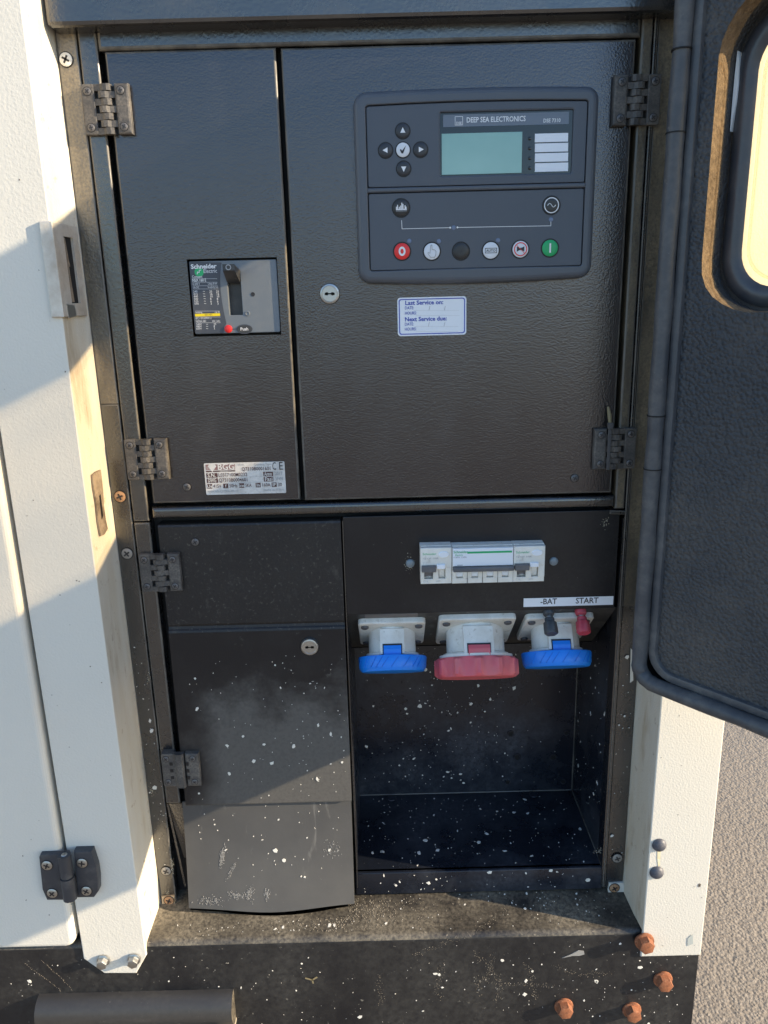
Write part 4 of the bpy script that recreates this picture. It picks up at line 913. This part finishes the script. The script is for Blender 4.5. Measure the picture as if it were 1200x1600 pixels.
# ------------------------------------------------------------------ modular breakers in a row
YM = -.020
def Mm(zx, zy, Y=YM): return U(640 + zx / 5.217, 840 + zy / 5.217, Y)
FM = front(YM)
def mrect(x0, x1, y0, y1, Y=YM): return rq(Mm, [(x0, y0), (x1, y0 - .024 * (x1 - x0)), (x1, y1 - .024 * (x1 - x0)), (x0, y1)], Y)
def rcbo(x0, x1, y0, y1, label, dx):
    t = thing('residual_breaker', (*[0] * 3,), label, 'circuit breaker', 'modular breakers in the row above the sockets')
    u0, u1, v0, v1 = mrect(x0, x1, y0, y1); t.location = ((u0 + u1) / 2, 0, v0)
    hh = v1 - v0; wd = u1 - u0; zt2 = v0 + hh * .46; zt1 = v0 + hh * .14
    b = MB()
    b.prism(F0, rrect(u0, u1, v0, v1), 0, .0125, mcb_w, bev=.0004)
    b.prism(F0, rrect(u0, u1, zt2, v1 - .0005), .0126, .020, mcb_w, bev=.0008)
    b.prism(F0, rrect(u0, u1, v0 + .0002, zt1), .0126, .018, mcb_w, bev=.0006)
    for a, c in ((0, .12), (.40, .58), (.80, 1.0)): b.prism(F0, rrect(u0 + wd * a, u0 + wd * c, zt1 + .0001, zt2 - .0001), .0126, .0192, mcb_w, bev=.0005)
    b.build('case', t)
    b = MB(); xm = u0 + wd * .255; x_ = u0 + wd * .06
    b.hexa([(u0 + wd * .13, -.0127, zt1 + .001), (u0 + wd * .39, -.0127, zt1 + .001), (u0 + wd * .39, -.0127, zt2 - .003), (u0 + wd * .13, -.0127, zt2 - .003)],
           [(u0 + wd * .14, -.0165, zt1 + .003), (u0 + wd * .38, -.0165, zt1 + .003), (u0 + wd * .38, -.0185, zt2 - .003), (u0 + wd * .14, -.0185, zt2 - .003)], mcb_g)
    b.box(u0 + wd * .03, u0 + wd * .49, -.0245, -.0128, zt2 - .0042, zt2 + .0032, mcb_g, .0009)
    b.text(front(-.0186), 'I.ON', u0 + wd * .26, zt1 + .0035, .0022, .0002, ink_w, 'CENTER'); b.build('toggle', t)
    b = MB(); b.box(u0 + wd * .51, u0 + wd * .79, -.0235, -.0128, zt2 - .0008, zt2 + .0045, mcb_lbl, .0008); b.box(u0 + wd * .60, u0 + wd * .78, -.0150, -.0127, zt1 + .0008, zt2 - .002, mcb_w, .0005); b.build('test_lever', t)
    b = MB(); el = [(u0 + wd * .74 + x * 1.6, v1 - hh * .19 + y) for x, y in circle(0, 0, .0037, 20)]; b.prism(FM, el, 0, .0012, mcb_lbl, bev=.0008); b.build('test_button', t)
    b = MB(); b.text(FM, 'Schneider', u0 + wd * .07, v1 - hh * .17, .0038, .0002, ink_green); b.text(FM, 'Vigi iC60  0.03A', u0 + wd * .07, v1 - hh * .29, .0026, .0002, ink_grey)
    b.stroke(FM, rrect(u0 + wd * .10, u0 + wd * .2, v1 - hh * .47, v1 - hh * .38), .0003, .0002, ink_lgrey, True)
    b.text(front(-.0182), 'C16', u0 + wd * .08, v0 + hh * .075, .0032, .0002, ink_lgrey); b.text(front(-.0182), '400V', u0 + wd * .5, v0 + hh * .075, .0024, .0002, ink_lgrey); b.build('lettering', t)
rcbo(90, 343, 84, 386, 'cream breaker with grey toggle at the left end of the row', 0)
rcbo(848, 1103, 70, 369, 'cream breaker with grey toggle at the right end of the row', 0)
t = thing('four_pole_breaker', (0, 0, 0), 'wide breaker with white label, green stripe and long grey toggle bar', 'circuit breaker', 'modular breakers in the row above the sockets')
u0, u1, v0, v1 = mrect(347, 846, 84, 382); t.location = ((u0 + u1) / 2, 0, v0); hh = v1 - v0; wd = u1 - u0; zt2 = v0 + hh * .40; zt1 = v0 + hh * .15
b = MB(); b.prism(F0, rrect(u0, u1, v0, v1), 0, .0125, mcb_w, bev=.0004); b.prism(F0, rrect(u0, u1, v0 + .0002, zt1), .0126, .018, mcb_w, bev=.0006)
b.prism(F0, rrect(u0, u1, zt2, v1 - .0006), .0126, .0185, mcb_w, bev=.0006)
for k in range(5):
    c = u0 + wd * k / 4; b.prism(F0, rrect(max(u0, c - .0048), min(u1, c + .0048), zt1 + .0001, zt2 - .0001), .0126, .0185, mcb_w, bev=.0005)
for k in (1, 2, 3): b.box(u0 + wd * k / 4 - .0002, u0 + wd * k / 4 + .0002, -.0188, -.0126, v0, zt2, groove)
b.build('case', t)
b = MB(); b.prism(F0, rrect(u0 + .0008, u1 - .0004, v0 + hh * .50, v1 - hh * .02), .0186, .0208, mcb_lbl, bev=.0006); b.build('label_cover', t)
FL = front(-.0209)
b = MB(); b.flat(FL, rrect(u0 + wd * .245, u1 - .002, v1 - hh * .155, v1 - hh * .105), .0003, ink_green); b.text(FL, 'Schneider', u0 + wd * .02, v1 - hh * .11, .0040, .0003, ink_green, bold=.01); b.text(FL, 'Electric', u0 + wd * .05, v1 - hh * .19, .0028, .0003, ink_green)
b.text(FL, 'iC60N  C63A', u0 + wd * .02, v1 - hh * .25, .0026, .0003, ink_grey); b.flat(FL, rrect(u0 + wd * .08, u0 + wd * .17, v0 + hh * .525, v0 + hh * .545), .0003, ink_grey); b.build('lettering', t)
b = MB(); b.box(u0 + .0008, u1 + .0004, -.0255, -.0128, v0 + hh * .37, v0 + hh * .49, mcb_g, .0012); b.build('toggle_bar', t)
for k in range(4):
    c = u0 + wd * (k + .5) / 4; b = MB()
    b.box(c - .0055, c + .0055, -.0160, -.0127, zt1 + .0006, zt2 - .0008, mcb_w, .0006); b.box(c - .0040, c + .0040, -.0163, -.0158, zt1 + .002, zt2 - .003, mcb_lbl)
    b.text(front(-.0164), 'C63', c, zt1 + .0065, .0028, .0002, ink_lgrey, 'CENTER'); b.build('indicator', t)
b = MB()
riv = mat('rivet_blue_grey', (.20, .25, .29), .5, .3, dust=dict(scale=150, lo=.45, hi=.8, amt=.5, col=(.4, .38, .35)))
sp_o = [o for o in GEN.children if o.name == 'socket_plate'][0]
x, z = U(641, 880, 0); b.lathe(Frame((0, 0, 0), (1, 0, 0), (0, 0, 1), (0, -1, 0)), 0, 0, [(.0052, 0), (.0046, .0016), (.0025, .0026), (.0006, .0028)], riv, 16)
rv = b.build('rivet', sp_o, origin=(0, 0, 0)); rv.location = Vector((x, -.0005, z)) - wloc(sp_o); place(rv, sp_o, at(865, 877, -.0005))

# ------------------------------------------------------------------ sockets on the slanted plate
SN = Vector((0, -.5, -.866)).normalized(); SU = Vector((0, -.866, .5)).normalized()
lid_line = mat('socket_blue_scored', (.008, .165, .68), .5)
def socket(xc, s0, fw, rbody, lbody, rcap, hcap, colm, label, ribbed):
    fc = ptop - sp_up * (s0 + fw / 2) + Vector((xc, 0, 0))
    t = thing('power_socket', fc, label, 'socket', 'power sockets on the slanted plate')
    P = Frame(fc, (1, 0, 0), sp_up, sp_n)
    b = MB(); b.prism(P, rrect(-fw / 2, fw / 2, -fw / 2, fw / 2, .006, 4), .0005, .0075, sock_w, bev=.002, seg=3); b.build('flange', t)
    sc = None
    for sx, sy in ((-1, 1), (1, 1), (-1, -1), (1, -1)):
        q = MB(); q.lathe(P, sx * fw * .40, sy * fw * .37, [(.0046, .0075), (.0044, .0095), (.003, .0103), (.001, .0104)], darkscrew, 14); q.build('screw', t)
    A_ = Frame(fc + sp_n * .004, (1, 0, 0), SU, SN)
    b = MB()
    b.lathe(A_, 0, 0, [(rbody * 1.0, -.012), (rbody, lbody - .002), (rbody, lbody)], sock_w, 40)
    b.lathe(A_, 0, 0, [(rbody * 1.04, lbody - .004), (rbody * 1.12, lbody - .003), (rbody * 1.12, lbody - .0005), (rbody * 1.02, lbody)], sock_w, 40)
    bw = rbody * .50
    b.hexa([A_(-bw, rbody * .7, -.004), A_(bw, rbody * .7, -.004), A_(bw, rbody * .7, lbody - .001), A_(-bw, rbody * .7, lbody - .001)][::-1],
           [A_(-bw, rbody * 1.10, .000), A_(bw, rbody * 1.10, .000), A_(bw, rbody * 1.16, lbody - .001), A_(-bw, rbody * 1.16, lbody - .001)][::-1], sock_w)
    b.build('body', t)
    b = MB(); kw = bw * .72
    pr_ = [(rbody * 1.0, lbody + .004), (rbody * 1.20, lbody + .004), (rbody * 1.24, lbody - .006), (rbody * 1.19, lbody - .0105), (rbody * 1.0, lbody - .0105)]
    b.rings([[A_(-kw, r_, h) for r_, h in pr_], [A_(kw, r_, h) for r_, h in pr_]], colm); 
    b.rings([[A_(-kw - .0012, r_, h) for r_, h in ((rbody * 1.0, lbody - .0005), (rbody * 1.168, lbody - .0005), (rbody * 1.168, lbody - .0125), (rbody, lbody - .0125))], [A_(kw + .0012, r_, h) for r_, h in ((rbody * 1.0, lbody - .0005), (rbody * 1.168, lbody - .0005), (rbody * 1.168, lbody - .0125), (rbody, lbody - .0125))]], groove)
    b.build('cap_hinge', t)
    b = MB()
    if not ribbed:
        b.lathe(A_, 0, 0, [(rcap * .82, lbody + .0004), (rcap * .985, lbody + .0006), (rcap, lbody + .0025), (rcap * .975, lbody + hcap * .7), (rcap * .94, lbody + hcap - .002), (rcap * .90, lbody + hcap), (rcap * .3, lbody + hcap + .001)], colm, 56)
    else:
        b.lathe(A_, 0, 0, [(rcap * .90, lbody - .001), (rcap * .90, lbody + .003)], sock_w, 48)
        n = 72; rg = []
        for f_, h in ((.90, .002), (.955, .0025), (.985, .005), (.985, hcap - .004), (.96, hcap - .001), (.90, hcap), (.86, hcap - .001), (.3, hcap)):
            row = []
            for k in range(n):
                a = 2 * math.pi * k / n; lobe = 1 if (k % 6) in (0, 1) else -.4
                rr_ = rcap * (f_ + (.05 * lobe if .97 < f_ and h < hcap else 0)); row.append(A_(rr_ * math.cos(a), rr_ * math.sin(a), lbody + h))
            rg.append(row)
        b.rings(rg, colm, False)
    if not ribbed:
        for k in range(9):
            a0 = -2.6 + k * .26 + .08 * math.sin(k * 5); P5 = []
            for j in range(6): f_ = j / 5; a = a0 + .22 * f_; h = hcap * (.14 + .66 * f_); rr_ = rcap * (1.0 - .022 * max(0, (f_ - .1))) + .00005; P5.append(A_(rr_ * math.cos(a + math.pi / 2 + 1.6), rr_ * math.sin(a + math.pi / 2 + 1.6), lbody + h))
            b.tube(P5, .00035, lid_line, 5)
    b.build('cap', t); return t
cx = lambda px: U(px, 975, .02)[0]
socket(cx(612), .0145, .080, .0285, .0300, .0415, .0185, sock_b, 'left blue capped power socket, next to the lower left door', False)
socket(cx(744), .0085, .091, .0350, .0325, .0490, .0260, sock_r, 'large red capped power socket between the two blue ones', True)
socket(cx(871), .0125, .081, .0285, .0300, .0420, .0185, sock_b, 'right blue capped power socket, below the BAT and START label', False)
# blank dusty strip above the left socket
b = MB(); P = Frame(ptop, (1, 0, 0), sp_up, sp_n); xa_, xb2 = U(570, 962, .005)[0], U(653, 962, .005)[0]
b.prism(P, rrect(xa_, xb2, -.0125, -.001), .0005, .0012, mat('label_dull_grey', (.12, .11, .105), .5, dust=dict(scale=60, lo=.4, hi=.7, amt=.6, col=(.24, .21, .18)), scratch=(60, .02, .6)), bev=.0003)
tag(b.build('blank_label'), 'dusty blank grey label strip above the left blue socket', 'label')
# battery binding posts
def bpost(px, m, label):
    x = U(px, 962, .004)[0]; base_ = ptop - sp_up * .006 + Vector((x, 0, 0))
    t = thing('binding_post', base_, label, 'terminal', 'battery terminals above the right socket')
    A_ = Frame(base_, (1, 0, 0), Vector((0, -.70, .714)), Vector((0, -.714, -.70)))
    q = MB(); q.lathe(A_, 0, 0, [(.0066, .0), (.0066, .004), (.006, .0055), (.0045, .0062), (.0045, .0075)], m, 20); q.build('collar', t)
    q = MB(); q.lathe(A_, 0, 0, [(.0038, .0065), (.0038, .011)], steel, 14); q.lathe(A_, 0, 0, [(.0055, .0095), (.0058, .0105), (.0055, .014)], m, 20)
    rg = []
    for f_, h in ((.0056, .0135), (.0070, .015), (.0074, .022), (.0074, .0275), (.0066, .0290), (.003, .0285)):
        rg.append([A_(f_ * (1 + (.09 if k % 4 < 2 and h > .014 else 0)) * math.cos(2 * math.pi * k / 24), f_ * (1 + (.09 if k % 4 < 2 and h > .014 else 0)) * math.sin(2 * math.pi * k / 24), h) for k in range(24)])
    q.rings(rg, m, True); q.build('knob', t)
bpost(857, bind_k, 'black battery terminal knob under BAT'); bpost(907, bind_r, 'red battery terminal knob under START')

# ------------------------------------------------------------------ labels
b = MB(); q = rq(U, [(818, 934), (958, 932), (958, 945), (818, 947.5)], 0); b.prism(F0, rrect(*q), .0003, .0008, paper)
tl_ = b.build('terminal_label'); tag(tl_, 'white strip label reading -BAT and START', 'label')
b = MB(); u, v = U(844, 940, 0); b.text(F0, '-BAT', u, v, .0098, .0010, ink_k, bold=.012, wfit=.0190); b.build('lettering', tl_)
b = MB(); u, v = U(899, 938.7, 0); b.text(F0, 'START', u, v, .0098, .0010, ink_k, bold=.012, wfit=.0262); b.build('lettering', tl_)

def SV(zx, zy): return U(600 + zx / 7.5, 450 + zy / 7.5, 0)
b = MB(); q = rq(lambda x, y, Y: SV(x, y), [(160, 105), (970, 105), (958, 555), (158, 555)], 0)
b.prism(F0, rrect(*q, .003, 4), .0002, .0006, paper); sv = b.build('service_sticker'); tag(sv, 'white and blue service sticker for dates and hours under the control module', 'sticker')
b = MB(); b.ring(F0, rrect(q[0] + .0014, q[1] - .0014, q[2] + .0014, q[3] - .0014, .0025, 4), rrect(q[0] + .0024, q[1] - .0024, q[2] + .0024, q[3] - .0024, .002, 4), .0005, .0008, ink_blue)
def ts(st, zx, zy, s, bold=0, m=ink_blue, wf=None): u, v = SV(zx, zy); b.text(F0, st, u, v, s, .0009, m, bold=bold, wfit=wf / 7.5 / 1475)
ts('Last Service on:', 245, 178, .0060, .026, wf=438); ts('DATE:', 243, 236, .0044, .01, wf=102); ts('HOURS:', 243, 297, .0044, .01, wf=132)
ts('Next Service due:', 243, 370, .0060, .026, wf=482); ts('DATE:', 242, 426, .0044, .01, wf=102); ts('HOURS:', 242, 484, .0044, .01, wf=132)
for x0, x1, y in ((350, 880, 262), (380, 885, 322), (350, 870, 450), (370, 870, 510)): b.stroke(F0, [SV(x0, y), SV(x1, y)], .00018, .0009, ink_lgrey)
for x, y in ((532, 238), (712, 238), (525, 426), (708, 426)): b.stroke(F0, [SV(x - 6, y + 22), SV(x + 6, y - 26)], .00035, .0009, ink_grey)
b.build('lettering', sv)

def NP(zx, zy): return U(300 + zx / 7.5, 710 + zy / 7.5, 0)
b = MB(); q = rq(lambda x, y, Y: NP(x, y), [(138, 105), (1080, 80), (1108, 450), (172, 472)], 0)
b.prism(F0, rrect(*q, .0012, 3), .0002, .0008, paper_old); np_ = b.build('nameplate'); tag(np_, 'worn silver maker nameplate with serial numbers on the upper left door', 'nameplate')
W_, H_ = q[1] - q[0], q[3] - q[2]
def n2(a, c): return q[0] + W_ * a, q[3] - H_ * c
b = MB()
def tn(st, a, c, s, m=ink_k, bold=.0, al='LEFT', h=.0011, wf=None): u, v = n2(a, c); b.text(F0, st, u, v, s, h, m, al, bold=bold, wfit=wf * W_ if wf else None)
def rn(a0, a1, c0, c1, m=ink_brown): u0, v0 = n2(a0, c1); u1, v1 = n2(a1, c0); b.flat(F0, rrect(u0, u1, v0, v1), .00095, m)
logo = mat('ink_faded_red', (.24, .13, .13), .5, dust=dict(scale=150, lo=.45, hi=.65, amt=.6, col=(.45, .42, .41)))
rn(.02, .385, .04, .215, logo); rn(.02, .385, .235, .275, ink_brown)
b.flat(F0, [n2(.045, .09), n2(.065, .04), n2(.135, .04), n2(.155, .09), n2(.10, .275)], .00105, paper_old)
tn('BGG', .165, .13, .0095, paper_old, .02, wf=.205); tn('automation', .19, .255, .002, paper_old)
tn('PANEL', .42, .07, .0026, ink_grey); tn('Quadro Tipo', .62, .075, .0036, ink_grey)
tn('Q7310B0001601', .465, .21, .0056, ink_brown, .01, wf=.355); tn('C', .845, .15, .0125, ink_k, .0, wf=.045); tn('E', .925, .15, .0125, ink_k, .0, wf=.045)
for k, (l, v_) in enumerate((('S.N.', 'L0317100M0232'), ('DWG', 'Q7310B0004601'))):
    c0 = .31 + k * .165; rn(.02, .16, c0, c0 + .145); tn(l, .035, c0 + .072, .0062, paper_old, .02, wf=.10); tn(v_, .17, c0 + .072, .0058, ink_brown, .01, wf=.355)
    l2, v2 = (('Anno', '2017'), ('Fasi', '3F+N'))[k]; rn(.73, .85, c0, c0 + .145); tn(l2, .742, c0 + .072, .0060, paper_old, .02, wf=.095); tn(v2, .875, c0 + .072, .0054, ink_grey, .01, wf=.09)
    b.stroke(F0, [n2(.17, c0 + .152), n2(.72, c0 + .152)], .0002, .001, ink_grey)
for a, l, v_ in ((.02, 'Ue', '415V'), (.22, 'f', '50Hz'), (.42, 'Icw', '5KA'), (.625, 'In', '160A'), (.825, 'IP', '30')):
    rn(a, a + .062, .655, .80); tn(l, a + .031, .73, .0050, paper_old, .02, 'CENTER'); tn(v_, a + .075, .73, .0056, ink_brown, .005, wf=.025 * len(v_))
tn('MARKING: CEI EN 61439-1/2', .02, .90, .0036, ink_grey, wf=.38); tn('MADE IN ITALY', .72, .90, .0036, ink_grey, wf=.25)
b.build('lettering', np_)
# cable tie hooked over the lower right hinge
b = MB(); p = at(952, 700, -.0105); x = p.x
b.box(x - .0022, x + .0012, -.0118, -.0100, U(950, 734, -.01)[1], U(956, 668, -.01)[1], tie_m, .0004); z = U(956, 668, -.01)[1]
b.box(x - .0032, x + .0024, -.0135, -.0085, z - .001, z + .0055, tie_m, .0008)
ct = b.build('cable_tie'); tag(ct, 'grey cable tie looped over the lower right panel hinge', 'cable tie')
b = MB(); b.tube([(x - .0005, -.010, z + .005), (x - .001, -.008, z + .014), (x - .0025, -.006, z + .022)], [.0018, .0022, .0012], straw, 8); b.build('tail', ct)
